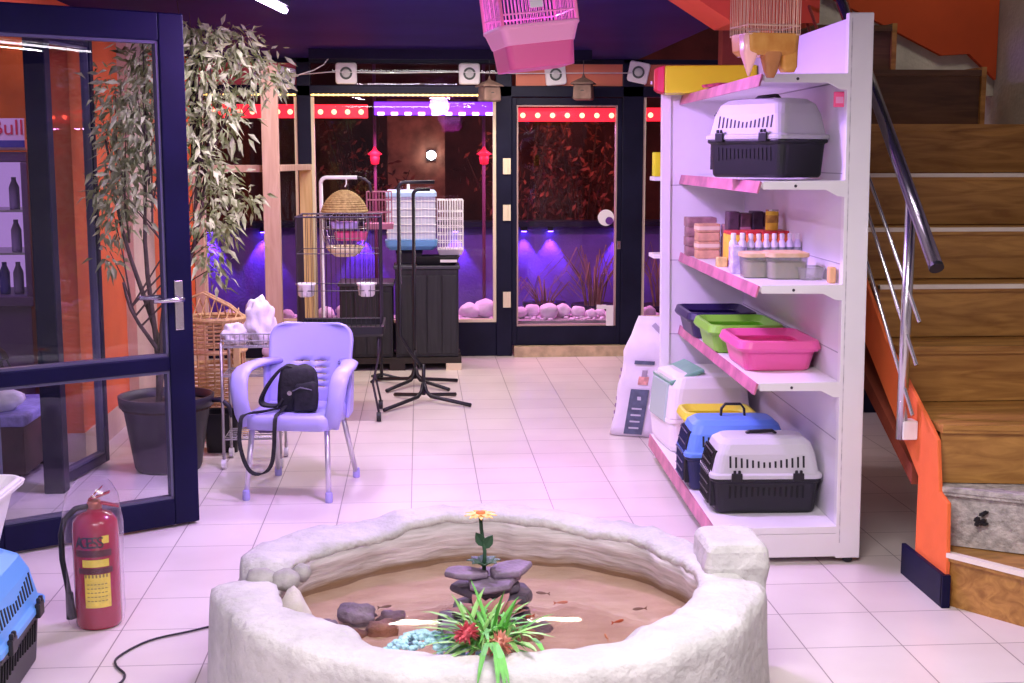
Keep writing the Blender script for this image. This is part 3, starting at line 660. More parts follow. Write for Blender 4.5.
e = T('shadow_crate', 'dark crate added in place of the rattan stand shadow beside the tub', 'crate', (-1.12, 7.45, 0))  # dark crate put where only the shade of the rattan stand lies
MB().rings([rr(.085, .08, .02, 0), rr(.10, .095, .02, .22), rr(.09, .085, .02, .22), rr(.078, .073, .02, .02)]).build('body', BLACK, e)
MB().rings([rr(.105, .10, .02, .205), rr(.105, .10, .02, .225), rr(.098, .093, .02, .225), rr(.098, .093, .02, .205)], close=True).build('rim', BLACK, e)

# ---------------------------------------------------------------- big cage on wheels
def barbox(b, hx, hy, z0, z1, n, ny, r=.002, h=()):
    for i in range(n+1):
        x = -hx+2*hx*i/n
        for y in (-hy, hy): b.tube([(x, y, z0), (x, y, z1)], r, 4)
    for i in range(1, ny):
        y = -hy+2*hy*i/ny
        for x in (-hx, hx): b.tube([(x, y, z0), (x, y, z1)], r, 4)
    for z in (z0, *h, z1): b.tube([(-hx, -hy, z), (hx, -hy, z), (hx, hy, z), (-hx, hy, z)], r*1.5, 4, closed=True)
e = T('parrot_cage', 'large dark wire parrot cage on a wheeled stand behind the chair', 'cage', (-.50, 8.42, 0))
b = MB(); barbox(b, .255, .24, .60, 1.285, 17, 14, .0017, (.83, 1.06)); b.build('wire_bars', DWIRE, e)
b = MB()
for sx in (-1, 1):
    for sy in (-1, 1): b.tube([(sx*.255, sy*.24, .56), (sx*.255, sy*.24, 1.285)], .0045, 6)
b.tube([(-.26, -.245, 1.285), (.26, -.245, 1.285), (.26, .245, 1.285), (-.26, .245, 1.285)], .006, 6, closed=True)
b.build('frame', mat('mauve_metal', (.06, .05, .08), .35, metal=.5), e)
MB().rings([rr(.265, .25, .02, .545), rr(.275, .26, .02, .56), rr(.275, .26, .02, .605), rr(.262, .247, .02, .605), rr(.258, .243, .02, .56)]).build('tray', BLACK, e)
b = MB()
for i in range(9): x = -.2+.05*i; b.tube([(x, -.24, 1.285), (x, .24, 1.285)], .0017, 4)
b.build('wire_top', DWIRE, e)
for sx in (-1, 1):
    for sy in (-1, 1):
        b = MB(); b.tube([(sx*.24, sy*.22, .55), (sx*.235, sy*.21, .40), (sx*.20, sy*.19, .24), (sx*.235, sy*.21, .06)], .008, 6); b.build('leg', DWIRE, e, smooth=True)
        b = MB(); b.cyl((sx*.235-.014, sy*.21, .03), (sx*.235+.014, sy*.21, .03), .03, n=16); b.build('caster', BLACK, e)
for x in (-.205, .17):
    c = MB(); c.lathe([(.038, 0), (.05, .01), (.056, .07), (.062, .075), (.062, .085), (.053, .085), (.045, .015)], 22, (x, -.19, .79)); c.build('white_bowl', WPLAS, e, smooth=True)
# ---------------------------------------------------------------- white arched hanger with the ball cage
e = T('cage_hanger', 'white arched pole stand holding the round cage', 'stand', (-.675, 9.25, 0))
MB().tube([(0, 0, .02), (0, 0, 1.47)]+arc((.04, 0, 1.47), .04, PI, PI/2, 5)+[(.25, 0, 1.51)], .014, 10).build('pole', WPLAS, e, smooth=True)
MB().tube([(.25, 0, 1.512), (.30, 0, 1.50), (.335, 0, 1.47), (.345, 0, 1.41)], .010, 8).build('hook', DWIRE, e, smooth=True)
MB().tube([(.175, 0, 1.50), (.175, 0, 1.465), (.17, 0, 1.455), (.165, 0, 1.445)], .005, 6).build('hanging_loop', WPLAS, e)
for a in range(4):
    b = MB(); b.tube([(0, 0, .04), (.16*math.cos(a*PI/2+.6), .16*math.sin(a*PI/2+.6), .012)], .010, 6); b.build('foot', WPLAS, e)
e = T('ball_cage', 'round wire bird cage with straw dome and pink tray', 'cage', (-.515, 9.25, .945)); e.scale = (.88, .88, .92)
R_ = .187; cz = .262
b = MB()
for i in range(20):
    a = PI*i/20*2
    b.tube([(R_*math.cos(t)*math.cos(a), R_*math.cos(t)*math.sin(a), cz+R_*1.32*math.sin(t)) for t in [-PI/2+PI*.08+PI*.55*k/10 for k in range(11)]], .003, 4)
for t in (-1.1, -.8, -.4, -.1, .2): b.tube([(R_*math.cos(t)*math.cos(a), R_*math.cos(t)*math.sin(a), cz+R_*1.32*math.sin(t)) for a in [2*PI*k/28 for k in range(28)]], .003, 4, closed=True)
b.build('wire_ball', WIRE, e)
STRAW = mat('straw', (.60, .44, .18), .8, col2=(.38, .26, .10), scale=40, bump=.5, bscale=60)
b = MB()
for j in range(13):
    t = .42+j*.085
    b.tube([(1.03*R_*math.cos(t)*math.cos(a), 1.03*R_*math.cos(t)*math.sin(a), cz+R_*1.34*math.sin(t)) for a in [2*PI*k/26 for k in range(26)]], .0115, 5, closed=True)
b.build('straw_dome', STRAW, e)
MB().lathe([(.08, .03), (.115, .055), (.155, .10), (.160, .10), (.118, .05), (.08, .022)], 28).build('cream_base', CREAM, e, smooth=True)
MB().rings([rr(.115, .10, .03, .145, cx=.05), rr(.13, .115, .03, .205, cx=.05), rr(.122, .107, .03, .205, cx=.05), rr(.108, .093, .03, .15, cx=.05)]).build('pink_tray', PINK, e)
MB().rings([rr(.10, .075, .03, .235, cx=-.0), rr(.11, .085, .03, .285, cx=-.0)]).build('lilac_perch_box', mat('lilac_plastic', (.45, .35, .80), .4), e)
e = T('pink_cage', 'small dusty pink wire cage on a thin pole just behind the round cage', 'cage', (-.29, 9.75, .0))
b = MB(); barbox(b, .09, .09, 1.16, 1.40, 8, 6, .002, (1.25, 1.34)); DUSTP = mat('dusty_pink', (.42, .16, .24), .5); b.build('wire_bars', DUSTP, e)
MB().rings([rr(.10, .10, .02, 1.13), rr(.105, .105, .02, 1.17)]).build('tray', DUSTP, e)
MB().tube([(0, 0, 0), (0, 0, 1.13)], .012, 8).build('pole', BLACKM, e)
b = MB()
for a in range(3): b.tube([(0, 0, .05), (.15*math.cos(a*2.1), .15*math.sin(a*2.1), .012)], .010, 6)
b.build('foot', BLACKM, e)
# ---------------------------------------------------------------- two black hook stands
def hookstand(x, y, dx, dy, top, hook, lab, feet):
    e = T('hook_stand', lab, 'stand', (x, y, 0), group='black hook stands'); r = .0135
    MB().tube([(0, 0, .05), (0, 0, .26)], r, 10).build('stem', BLACKM, e, smooth=True)
    pt = [(0.004, 0.02, .22), (dx*.5, dy*.5, .33), (dx, dy, .46), (dx, dy, top-.04)]+[(p[0], dy, p[2]) for p in arc((dx+.04, 0, top-.04), .04, PI, PI/2, 5)]+[(dx+hook, dy, top)]
    MB().tube(pt, r*.95, 10).build('pole', BLACKM, e, smooth=True)
    for (fx, fy) in feet: MB().tube([(0, 0, .14), (fx*.06, fy*.06, .075), (fx*.16, fy*.16, .045), (fx, fy, .016)], r, 8).build('foot', BLACKM, e, smooth=True)
hookstand(.02, 8.85, -.155, .0, 1.485, .24, 'nearer black hook stand with a bent pole and splayed feet', [(-.26, -.35), (.31, -.22), (.22, .20), (-.20, .22)])
hookstand(-.04, 9.52, .0, .0, 1.42, .12, 'farther black hook stand with a straight pole before the black cabinets', [(-.29, .20), (.31, .10), (-.20, -.30), (.24, -.28)])
# ---------------------------------------------------------------- black cabinets on a pallet, cages on top
BCAB = wood_mat('black_stained_wood', (.006, .007, .008), (.022, .025, .026), (9, 9, .7), 3, .5)
e = T('pallet', 'low pallet with a pale end block under the black cabinets', 'pallet', (-.13, 10.42, 0))
MB().b2(-.52, .45, -.22, -.16, .055, .10).b2(-.52, .45, .14, .22, .055, .10).b2(-.52, .45, -.06, .04, .055, .10).build('boards', mat('dark_board', (.03, .025, .02), .8), e)
for x in (-.45, -.05): MB().b2(x-.06, x+.06, -.22, .22, 0, .055).build('block', mat('dark_block', (.03, .022, .02), .8), e)
o = MB().b2(.33, .449, -.23, .22, 0, .054).build('block', CREAM, e); o['label'] = 'pale end block'
def cabinet(x, w, h, lab, y=10.42):
    e = T('black_cabinet', lab, 'cabinet', (x, y, .10), group='black cabinets before the middle window')
    MB().b2(-w, w, -.20, .20, 0, h).build('body', BCAB, e, bevel=.008)
    b = MB(); n = 4
    for i in range(n): a0 = -w+.015+i*(2*w-.03)/n; b.b2(a0+.004, a0+(2*w-.03)/n-.004, -.212, -.20, .03, h-.05)
    b.build('front_boards', BCAB, e, bevel=.003)
    MB().b2(-w-.012, w+.012, -.215, .21, h, h+.025).build('top', mat('cabinet_top_%d' % int(w*1000), (.05, .05, .065), .4), e, bevel=.005)
    return e
cabinet(.055, .245, .69, 'tall black-stained wooden cabinet under the blue and white cages')
cabinet(-.415, .205, .56, 'lower black-stained wooden cabinet left of the taller one, behind the parrot cage')
e = T('seed_tray', 'black tray on the black cabinet with a white strip along its front', 'tray', (.13, 10.36, .816))
MB().rings([rr(.15, .09, .02, 0), rr(.185, .12, .02, .07), rr(.175, .11, .02, .07), rr(.145, .085, .02, .01)]).build('body', BLACK, e)
MB().b2(.03, .16, -.135, -.12, .025, .045).build('white_strip', WPLAS, e)
e = T('hamster_cage', 'translucent cage with pale blue roof and blue base on the black cabinet', 'cage', (-.062, 10.45, .93))
HC = mat('frosted_wall', (.56, .60, .74), .35, var=.06, scale=5)
MB().b2(-.19, .19, -.12, .12, .075, .42).build('frosted_box', HC, e, bevel=.012, seg=3)
MB().rings([rr(.17, .105, .03, 0), rr(.20, .13, .03, .03), rr(.205, .135, .03, .075), rr(.195, .125, .03, .075)]).build('blue_base', mat('bright_blue_plastic', (.16, .42, .78), .35), e)
MB().rings([rr(.20, .13, .02, .415), rr(.20, .13, .02, .445), rr(.18, .11, .02, .465)]).build('pale_blue_roof', mat('pale_blue_plastic', (.38, .55, .80), .35), e)
b = MB()
for z in (.14, .20, .26, .32, .38): b.tube([(-.195, -.122, z), (.195, -.122, z)], .002, 4)
for i in range(1, 14): b.tube([(-.19+.38*i/14, -.122, .08), (-.19+.38*i/14, -.122, .415)], .0014, 4)
b.build('front_wires', WPLAS, e)
MB().tube([(-.02, 0, .46), (-.02, 0, .52)], .012, 8).build('water_spout', WPLAS, e)
e = T('plinth_box', 'dark box carrying the pale blue cage behind the seed tray', 'box', (-.08, 10.50, .816))
MB().b2(-.10, .10, -.10, .10, 0, .113).build('body', BLACK, e, bevel=.004)
MB().b2(-.105, .105, -.105, -.1005, .085, .112).build('lid_edge', NAVY2, e)
e = T('wire_cage', 'white wire cage beside the pale blue one at the end of the black cabinet', 'cage', (.245, 10.52, .885))
b = MB(); barbox(b, .10, .13, .04, .43, 10, 10, .003, (.10, .16, .22, .28, .34)); b.build('wire_bars', WPLAS, e)
MB().rings([rr(.09, .12, .02, 0), rr(.105, .135, .02, .045)]).build('tray', WPLAS, e)
b = MB()
for i in range(9): x = -.1+.2*i/8; b.tube([(x, -.13, .43), (x, .13, .43)], .003, 4)
b.build('wire_roof', WPLAS, e)
# ================================================================ CHAIR AND BAG
LILAC = mat('lilac_plastic_chair', (.41, .375, .79), .38)
ALU = mat('aluminium', (.66, .64, .70), .35, metal=.7)
e = T('armchair', 'lilac plastic armchair with metal legs standing alone before the cages', 'chair', (-.60, 6.53, 0), -11)
# back shell with two columns of slots
U = [-1, -.93, -.8, -.62, -.5, -.40, -.22, -.05, .05, .22, .38, .50, .66, .82, .93, 1]
V = [0, .06, .12, .16, .20, .216, .28, .296, .36, .376, .44, .456, .52, .536, .60, .66, .74, .82, .89, .94, .98, 1]
def bp(u, v):
    z = .40+.405*v; hw = .222-.014*(1-v)
    k = (v*.405-.325)/.08
    if k > 0: hw -= .08*(1-math.sqrt(max(0, 1-k*k)))
    return (u*hw, .185+.085*v-.045*u*u+.02*v*v, z)
b = MB(); Q = {(i, j): b.v(bp(u, v)) for i, u in enumerate(U) for j, v in enumerate(V)}
for i in range(len(U)-1):
    for j in range(len(V)-1):
        hole = (i in (5, 6) or i in (8, 9)) and V[j] in (.20, .28, .36, .44, .52)
        if hole: continue
        b.f([Q[i, j], Q[i+1, j], Q[i+1, j+1], Q[i, j+1]])
b.build('backrest', LILAC, e, smooth=True, solid=.014)
# seat pan
def seat_ring(z, g, r=.06): return [(x*(1-.05*(y > 0)), y, z+.012*max(0, -(y+.16))*-4) for x, y, _ in rr(.215-g, .225-g, r, 0, 6, 0, -.02)]
b = MB(); b.rings([seat_ring(.345, .012), seat_ring(.35, .0), seat_ring(.405, 0), seat_ring(.418, .010), seat_ring(.414, .05), seat_ring(.408, .10)]); b.build('seat', LILAC, e, smooth=True)
for s in (-1, 1):
    pts = [(s*.185, .22, .615), (s*.225, .12, .622), (s*.245, 0, .622), (s*.250, -.10, .618), (s*.250, -.165, .60), (s*.246, -.20, .56), (s*.238, -.215, .49), (s*.225, -.215, .42), (s*.205, -.20, .36)]
    b = MB(); P = [Vector(p) for p in pts]; R_ = []
    for i in range(len(P)):
        d = (P[min(i+1, len(P)-1)]-P[max(i-1, 0)]).normalized(); sd = Vector((1, 0, 0)); sd = (sd-d*sd.dot(d)).normalized(); up = d.cross(sd)
        w = .045 if i < 6 else .042
        R_.append([P[i]+sd*(w*math.cos(t))+up*(.019*math.sin(t)) for t in [2*PI*k/12 for k in range(12)]])
    b.rings(R_); b.build('armrest', LILAC, e, smooth=True)
    b = MB(); b.rings([[(s*.205, .20, .36), (s*.222, .20, .36), (s*.222, .10, .345), (s*.205, .10, .345)], [(s*.20, .235, .62), (s*.222, .235, .62), (s*.235, .15, .615), (s*.215, .15, .615)]]); b.build('side_panel', LILAC, e, bevel=.005)
for (x, y, fx, fy) in ((-.185, -.19, -.205, -.255), (.185, -.19, .205, -.25), (-.175, .15, -.20, .255), (.175, .15, .215, .265)):
    b = MB(); b.tube([(x, y, .36), (fx, fy, .02)], .0135, 12); l = b.build('leg', ALU, e, smooth=True)
    b = MB(); b.lathe([(.017, 0), (.019, .008), (.0175, .045), (.014, .05)], 14, (fx, fy, 0)); b.build('foot_cap', LILAC, l)
BAGM = mat('black_nylon', (.010, .010, .013), .75, var=.4, scale=40, bump=.2, bscale=60)
e = T('shoulder_bag', 'small black shoulder bag lying on the lilac chair with its strap hanging down', 'bag', (-.635, 6.50, .413), -6)
def bagbody(w, d, h, o, lean=0, r=.03):
    b = MB(); R_ = []
    for z, k in ((0, .86), (.012, .96), (.05, 1.0), (h*.6, .98), (h*.85, .90), (h*.96, .76), (h, .52)):
        R_.append([(x+o[0]+lean*z, y+o[1], z+o[2]+.006*math.sin(x*60)) for x, y, _ in rr(w*k, d*(k if z > .05 else 1), r, 0, 5)])
    return b.rings(R_)
bagbody(.095, .066, .215, (.025, 0, 0), .05).build('body', BAGM, e, smooth=True)
bagbody(.062, .030, .14, (.075, -.062, .004), .06, .02).build('front_pocket', BAGM, e, smooth=True)
b = MB(); b.tube([(.02, -.094, .105), (.06, -.10, .125), (.115, -.088, .11)], .0035, 6); b.build('zip', mat('grey_zip', (.10, .10, .12), .4), e)
b = MB(); b.cyl((.0, -.068, .09), (.0, -.060, .09), .012, n=14); b.build('buckle', CHROME, e)
b = MB(); b.ribbon(smooth([(.03, .0, .205), (-.03, -.02, .215), (-.09, -.04, .155), (-.135, -.06, .075), (-.13, -.07, .035), (-.06, -.07, .03), (-.03, -.065, .06)]), .046, .010, side=(.2, 1, .1)); b.build('top_strap', BAGM, e)
b = MB(); b.ribbon(smooth([(-.02, -.05, .03), (-.03, -.12, .012), (-.032, -.20, .014), (-.032, -.248, .004), (-.034, -.262, -.03), (-.04, -.266, -.14), (-.05, -.268, -.21), (-.075, -.270, -.252), (-.115, -.270, -.268), (-.155, -.270, -.255), (-.185, -.270, -.20), (-.205, -.266, -.11), (-.20, -.262, -.035), (-.195, -.245, .006), (-.17, -.20, .015), (-.12, -.14, .012), (-.05, -.06, .015)], 3), .019, .006, side=(.8, .5, .2)); b.build('long_strap', BAGM, e)

# ================================================================ FIRE EXTINGUISHER
e = T('fire_extinguisher', 'red fire extinguisher in clear plastic wrap standing by the open door', 'fire extinguisher', (-1.152, 4.62, 0), 4)
MB().lathe([(.070, 0), (.078, .006), (.080, .02), (.080, .352), (.076, .382), (.060, .403), (.035, .413), (.026, .417), (.026, .425)], 40).build('cylinder', RED, e, smooth=True)
MB().lathe([(.022, .415), (.026, .42), (.026, .445), (.018, .455)], 18).build('valve', mat('brass', (.40, .12, .08), .35, metal=.5), e, smooth=True)
b = MB(); b.rings([[(x, y, z+k) for x, y, z in ((-.015, -.012, .452), (-.015, .012, .452), (.055, .012, .478), (.055, -.012, .478))] for k in (0, .008)]); b.rings([[(.02, -.012, .44+k), (.02, .012, .44+k), (.085, .012, .425+k), (.085, -.012, .425+k)] for k in (0, .008)]); b.rings([[(-.02, -.012, .452+k), (-.02, .012, .452+k), (.03, .012, .50+k), (.03, -.012, .50+k)] for k in (0, .006)]); b.build('lever', RED, e, bevel=.002)
b = MB(); b.tube([(-.02, -.01, .435), (-.06, -.02, .43), (-.098, -.03, .395), (-.112, -.03, .34), (-.112, -.028, .25), (-.100, -.03, .17), (-.092, -.03, .10)], .0105, 10); b.build('hose', BLACK, e, smooth=True)
b = MB(); b.cyl((-.093, -.03, .13), (-.090, -.03, .035), .013, .017, 14); b.build('nozzle', BLACK, e)
def curved(a0, a1, z0, z1, r, nm, m, par):
    b = MB(); n = 14; A = [math.radians(a0+(a1-a0)*i/n) for i in range(n+1)]
    b.rings([[(rr_*math.cos(a), rr_*math.sin(a), z) for rr_, z in ((r, z0), (r+.0012, z0), (r+.0012, z1), (r, z1))] for a in A]); return b.build(nm, m, par)
YLAB = mat('yellow_label', (.86, .70, .08), .4, var=.1, scale=30)
curved(-112, -48, .085, .205, .0802, 'yellow_label', YLAB, e)
curved(-116, -50, .232, .258, .0802, 'yellow_label', YLAB, e)
curved(-128, -40, .208, .228, .0802, 'dark_band', mat('band', (.09, .012, .02), .4), e)
curved(-135, -42, .268, .292, .0802, 'dark_band', bpy.data.materials['band'], e)
curved(-66, -48, .315, .342, .0802, 'yellow_spot', YLAB, e)
b = MB()
for k in range(7):
    a = math.radians(-108+8.5*k); b.box((.0812*math.cos(a), .0812*math.sin(a), .20), (.006, .003, .012), Matrix.Rotation(a+PI/2, 4, 'Z'))
for z in (.11, .125, .14, .155, .17):
    for k in range(6): a = math.radians(-103+8.6*k); b.box((.0818*math.cos(a), .0818*math.sin(a), z), (.008, .0012, .003), Matrix.Rotation(a+PI/2, 4, 'Z'))
b.build('label_print', mat('label_ink', (.30, .22, .04), .5), e)
INK = mat('black_ink', (.02, .012, .02), .5)
for k, ch in enumerate('AGESS'):
    a = math.radians(-122+13*k); text('lettering', ch, .056, INK, e, (.0815*math.cos(a), .0815*math.sin(a), .318), (PI/2, 0, a+PI/2))
WRAP = glass('clear_wrap', (.97, .95, .98), .8, .16, ((.9, .82, .95), .04))
b = MB(); R_ = []
for i, (r, z) in enumerate(((.086, .012), (.092, .06), (.090, .14), (.094, .22), (.090, .30), (.094, .37), (.090, .42), (.080, .47), (.060, .51), (.045, .53))):
    R_.append([((r+.007*noise.noise(Vector((3*math.cos(a), 3*math.sin(a), z*16))))*math.cos(a)*(1.22 if math.cos(a) < 0 else 1), (r+.007*noise.noise(Vector((3*math.cos(a), 3*math.sin(a), z*16+5))))*math.sin(a), z) for a in [2*PI*k/40 for k in range(40)]])
b.rings(R_, cap0=False, cap1=False); b.build('plastic_wrap', WRAP, e, smooth=True)

# ================================================================ PET CARRIERS (door at the local -x end)
def carrier(name, lab, loc, rz, top, s=(1, 1, 1), handle=BLACK, low=BLACK, group=None, hup=True, doorcol=None):
    e = T(name, lab, 'pet carrier', loc, rz, group); e.scale = s
    L, W = .235, .148
    low_b = MB(); low_b.rings([rr(L-.03, W-.022, .03, 0), rr(L-.022, W-.014, .035, .010), rr(L-.010, W-.006, .04, .125), rr(L, W+.004, .04, .130), rr(L, W+.004, .04, .142)]); low_b.build('base_tub', low, e, smooth=False, bevel=.004)
    tb = MB(); tb.rings([rr(L+.004, W+.008, .04, .142), rr(L+.004, W+.008, .04, .158), rr(L-.008, W-.004, .04, .162), rr(L-.022, W-.018, .045, .235), rr(L-.036, W-.034, .05, .272), rr(L-.062, W-.06, .05, .290), rr(L-.11, W-.10, .04, .295)]); tb.build('roof', top, e, bevel=.003)
    DK = mat('vent_shadow', (.010, .010, .014), .6) if 'vent_shadow' not in bpy.data.materials else bpy.data.materials['vent_shadow']
    n = 14; DL = mat('vent_shadow_low', (.004, .004, .005), .7) if 'vent_shadow_low' not in bpy.data.materials else bpy.data.materials['vent_shadow_low']
    for sy in (-1, 1):
        vb = MB(); vl = MB()
        for i in range(n):
            x = -.155+.31*i/(n-1); q = abs(i-(n-1)/2)/((n-1)/2); h = .020+.026*q
            zc = .178+h/2+.006; y = W-.004-.014*(zc-.162)/.073
            vb.box((x, sy*(y-.002), zc), (.0085, .007, h), Matrix.Rotation(sy*.19, 4, 'X'))
            h = .030+.020*q; vl.box((x, sy*(W-.0085), .105-h/2+.008*q), (.0085, .006, h), Matrix.Rotation(-sy*.07, 4, 'X'))
        vb.build('roof_vents', DK, e); vl.build('tub_vents', DL, e)
    for sx in (-.13, .13):
        for sy in (-1, 1):
            c = MB(); c.box((sx, sy*(W+.011), .150), (.046, .012, .034)); c.box((sx-.010, sy*(W+.012), .172), (.012, .010, .014)); c.box((sx+.010, sy*(W+.012), .172), (.012, .010, .014)); c.build('latch', low, e, bevel=.003)
    # wire door in a frame
    db = MB(); x = -L+.008
    for k in range(8): y = -.095+.19*k/7; db.tube([(x-.012, y, .035), (x-.012, y, .15), (x+.010, y, .245)], .003, 5)
    for z, dx in ((.04, -.012), (.075, -.012), (.11, -.012), (.15, -.012), (.19, -.002), (.235, .008)): db.tube([(x+dx-.004, -.10, z), (x+dx-.004, .10, z)], .003, 5)
    db.build('wire_door', doorcol or low, e)
    fb = MB(); fb.box((x+.006, 0, .088), (.022, .225, .12)); fb.box((x+.018, 0, .195), (.024, .205, .10), Matrix.Rotation(.19, 4, 'Y')); fb.build('door_recess', DK, e)
    hb = MB()
    if hup: hb.ribbon([(-.055, 0, .292), (-.052, 0, .325), (-.035, 0, .345), (.035, 0, .345), (.052, 0, .325), (.055, 0, .292)], .020, .010, side=(0, 1, 0))
    else: hb.ribbon([(-.065, 0, .294), (-.05, 0, .302), (.05, 0, .306), (.065, 0, .294)], .022, .012, side=(0, 1, 0)); 
    hb.build('handle', handle, e, bevel=.003)
    return e
SR = -1.76
def sh(lx, ly, z):                                                    # a spot on the shelf unit
    a = math.radians(SR); lx -= .0095*z; return (1.195+lx*math.cos(a)-ly*math.sin(a), 5.15+lx*math.sin(a)+ly*math.cos(a), z+.0095*lx)   # the unit leans a touch
SB, S4, S3, S2, S1 = .150, .746, 1.14, 1.552, 1.967
carrier('pet_carrier', 'grey-topped black pet carrier at the near end of the bottom shelf', sh(.255, .345, SB+.001), SR-1, GREY, (1.0, 1.02, 1.08), hup=False)
carrier('pet_carrier', 'blue-topped pet carrier with raised black handle behind the grey one on the bottom shelf', sh(.215, .745, SB+.001), SR-1, BLUE, (1.0, 1.0, 1.08), low=mat('navy_plastic', (.02, .025, .09), .45))
carrier('pet_carrier', 'grey-topped black pet carrier turned at an angle on the second shelf from the top', (1.455, 5.50, S2+.014), -58, mat('pale_grey_plastic', (.46, .45, .48), .45), (.95, .97, 1.10), hup=False)
e = carrier('pet_carrier', 'bright blue and black pet carrier cut off at the lower left corner', (-1.452, 4.02, .0), 92, mat('sky_blue_plastic', (.12, .36, .75), .38), (1.25, 1.42, 1.39))
# white basin lying on it
e = T('basin', 'white plastic basin stacked on the blue carrier at the left edge', 'basin', (-1.488, 4.08, .416)); e.scale = (.95, .95, .92)
MB().rings([rr(.13, .13, .05, 0), rr(.15, .15, .05, .012), rr(.195, .19, .06, .20), rr(.215, .205, .06, .212), rr(.218, .208, .06, .235), rr(.205, .198, .06, .238), rr(.185, .18, .06, .20), rr(.14, .14, .05, .02)]).build('body', WPLAS, e, smooth=False, bevel=.006)
MB().rings([rr(.224, .214, .06, .212), rr(.228, .218, .06, .226), rr(.2185, .2085, .06, .226), rr(.2185, .2085, .06, .212)], close=True).build('rolled_rim', WPLAS, e)
# cable on the floor
tag(MB().tube(smooth([(-.60, 4.56, .006), (-.72, 4.56, .006), (-.82, 4.50, .006), (-.94, 4.42, .006), (-1.01, 4.28, .006), (-1.0, 4.20, .006), (-.955, 4.12, .006), (-.96, 4.04, .006), (-1.02, 3.94, .006)]), .004, 8).build('cable', BLACK, smooth=True), 'thin black cable lying on the tiles between the pond and the extinguisher', 'cable')
# ================================================================ POND
PX, PY = .20, 3.985
def stone_mat():
    m, nt, b = node_mat('pale_rendered_stone')
    tc = nt.nodes.new('ShaderNodeTexCoord'); n = nt.nodes.new('ShaderNodeTexNoise'); n.inputs['Scale'].default_value = 5; n.inputs['Detail'].default_value = 9; n.inputs['Roughness'].default_value = .65
    r = nt.nodes.new('ShaderNodeValToRGB'); r.color_ramp.elements[0].color = (.45, .45, .43, 1); r.color_ramp.elements[1].color = (.61, .60, .58, 1); r.color_ramp.elements[0].position = .33; r.color_ramp.elements[1].position = .62
    n2 = nt.nodes.new('ShaderNodeTexNoise'); n2.inputs['Scale'].default_value = 28; n2.inputs['Detail'].default_value = 6
    bp = nt.nodes.new('ShaderNodeBump'); bp.inputs['Strength'].default_value = .8; bp.inputs['Distance'].default_value = .016
    for q in (n, n2): nt.links.new(tc.outputs['Object'], q.inputs['Vector'])
    nt.links.new(n.outputs['Fac'], r.inputs[0]); nt.links.new(r.outputs[0], b.inputs['Base Color']); nt.links.new(n2.outputs['Fac'], bp.inputs['Height']); nt.links.new(bp.outputs[0], b.inputs['Normal'])
    b.inputs['Roughness'].default_value = .85
    return m
def inner_mat():                                                       # layered slate-like render, algae-brown up to the old water mark
    m, nt, b = node_mat('layered_inner_render')
    tc = nt.nodes.new('ShaderNodeTexCoord'); mp = nt.nodes.new('ShaderNodeMapping'); mp.inputs['Scale'].default_value = (2, 2, 16); mp.inputs['Rotation'].default_value = (.1, .08, 0)
    n = nt.nodes.new('ShaderNodeTexNoise'); n.inputs['Scale'].default_value = 3; n.inputs['Detail'].default_value = 7
    r = nt.nodes.new('ShaderNodeValToRGB'); r.color_ramp.elements[0].color = (.42, .38, .36, 1); r.color_ramp.elements[1].color = (.64, .58, .58, 1); r.color_ramp.elements[0].position = .35; r.color_ramp.elements[1].position = .65
    sx = nt.nodes.new('ShaderNodeSeparateXYZ'); mr = nt.nodes.new('ShaderNodeMapRange'); mr.inputs[1].default_value = .222; mr.inputs[2].default_value = .262
    add = nt.nodes.new('ShaderNodeMath'); add.operation = 'MULTIPLY_ADD'; add.inputs[1].default_value = .05
    mx = nt.nodes.new('ShaderNodeMix'); mx.data_type = 'RGBA'; mx.inputs[6].default_value = (.24, .15, .09, 1)
    nt.links.new(tc.outputs['Object'], mp.inputs[0]); nt.links.new(mp.outputs[0], n.inputs['Vector']); nt.links.new(n.outputs['Fac'], r.inputs[0])
    nt.links.new(tc.outputs['Object'], sx.inputs[0]); nt.links.new(n.outputs['Fac'], add.inputs[0]); nt.links.new(sx.outputs['Z'], add.inputs[2]); nt.links.new(add.outputs[0], mr.inputs[0])
    nt.links.new(mr.outputs[0], mx.inputs[0]); nt.links.new(r.outputs[0], mx.inputs[7]); nt.links.new(mx.outputs[2], b.inputs['Base Color'])
    bp = nt.nodes.new('ShaderNodeBump'); bp.inputs['Strength'].default_value = .6; bp.inputs['Distance'].default_value = .015
    nt.links.new(n.outputs['Fac'], bp.inputs['Height']); nt.links.new(bp.outputs[0], b.inputs['Normal']); b.inputs['Roughness'].default_value = .7
    return m
STONE = stone_mat(); INNER = inner_mat()
e = T('pond', 'round stone-rendered fish pond in the middle of the floor', 'pond', (PX, PY, 0))
N = 160
def sm(a, c, w):                                                       # smooth bump about an angle, degrees
    d = abs((a-c+180) % 360-180); return max(0, 1-(d/w)**2)**2 if d < w else 0
def step(a, a0, a1, soft=3.):
    d = min(max((a-a0)/soft, 0), 1)*min(max((a1-a)/soft, 0), 1); return d
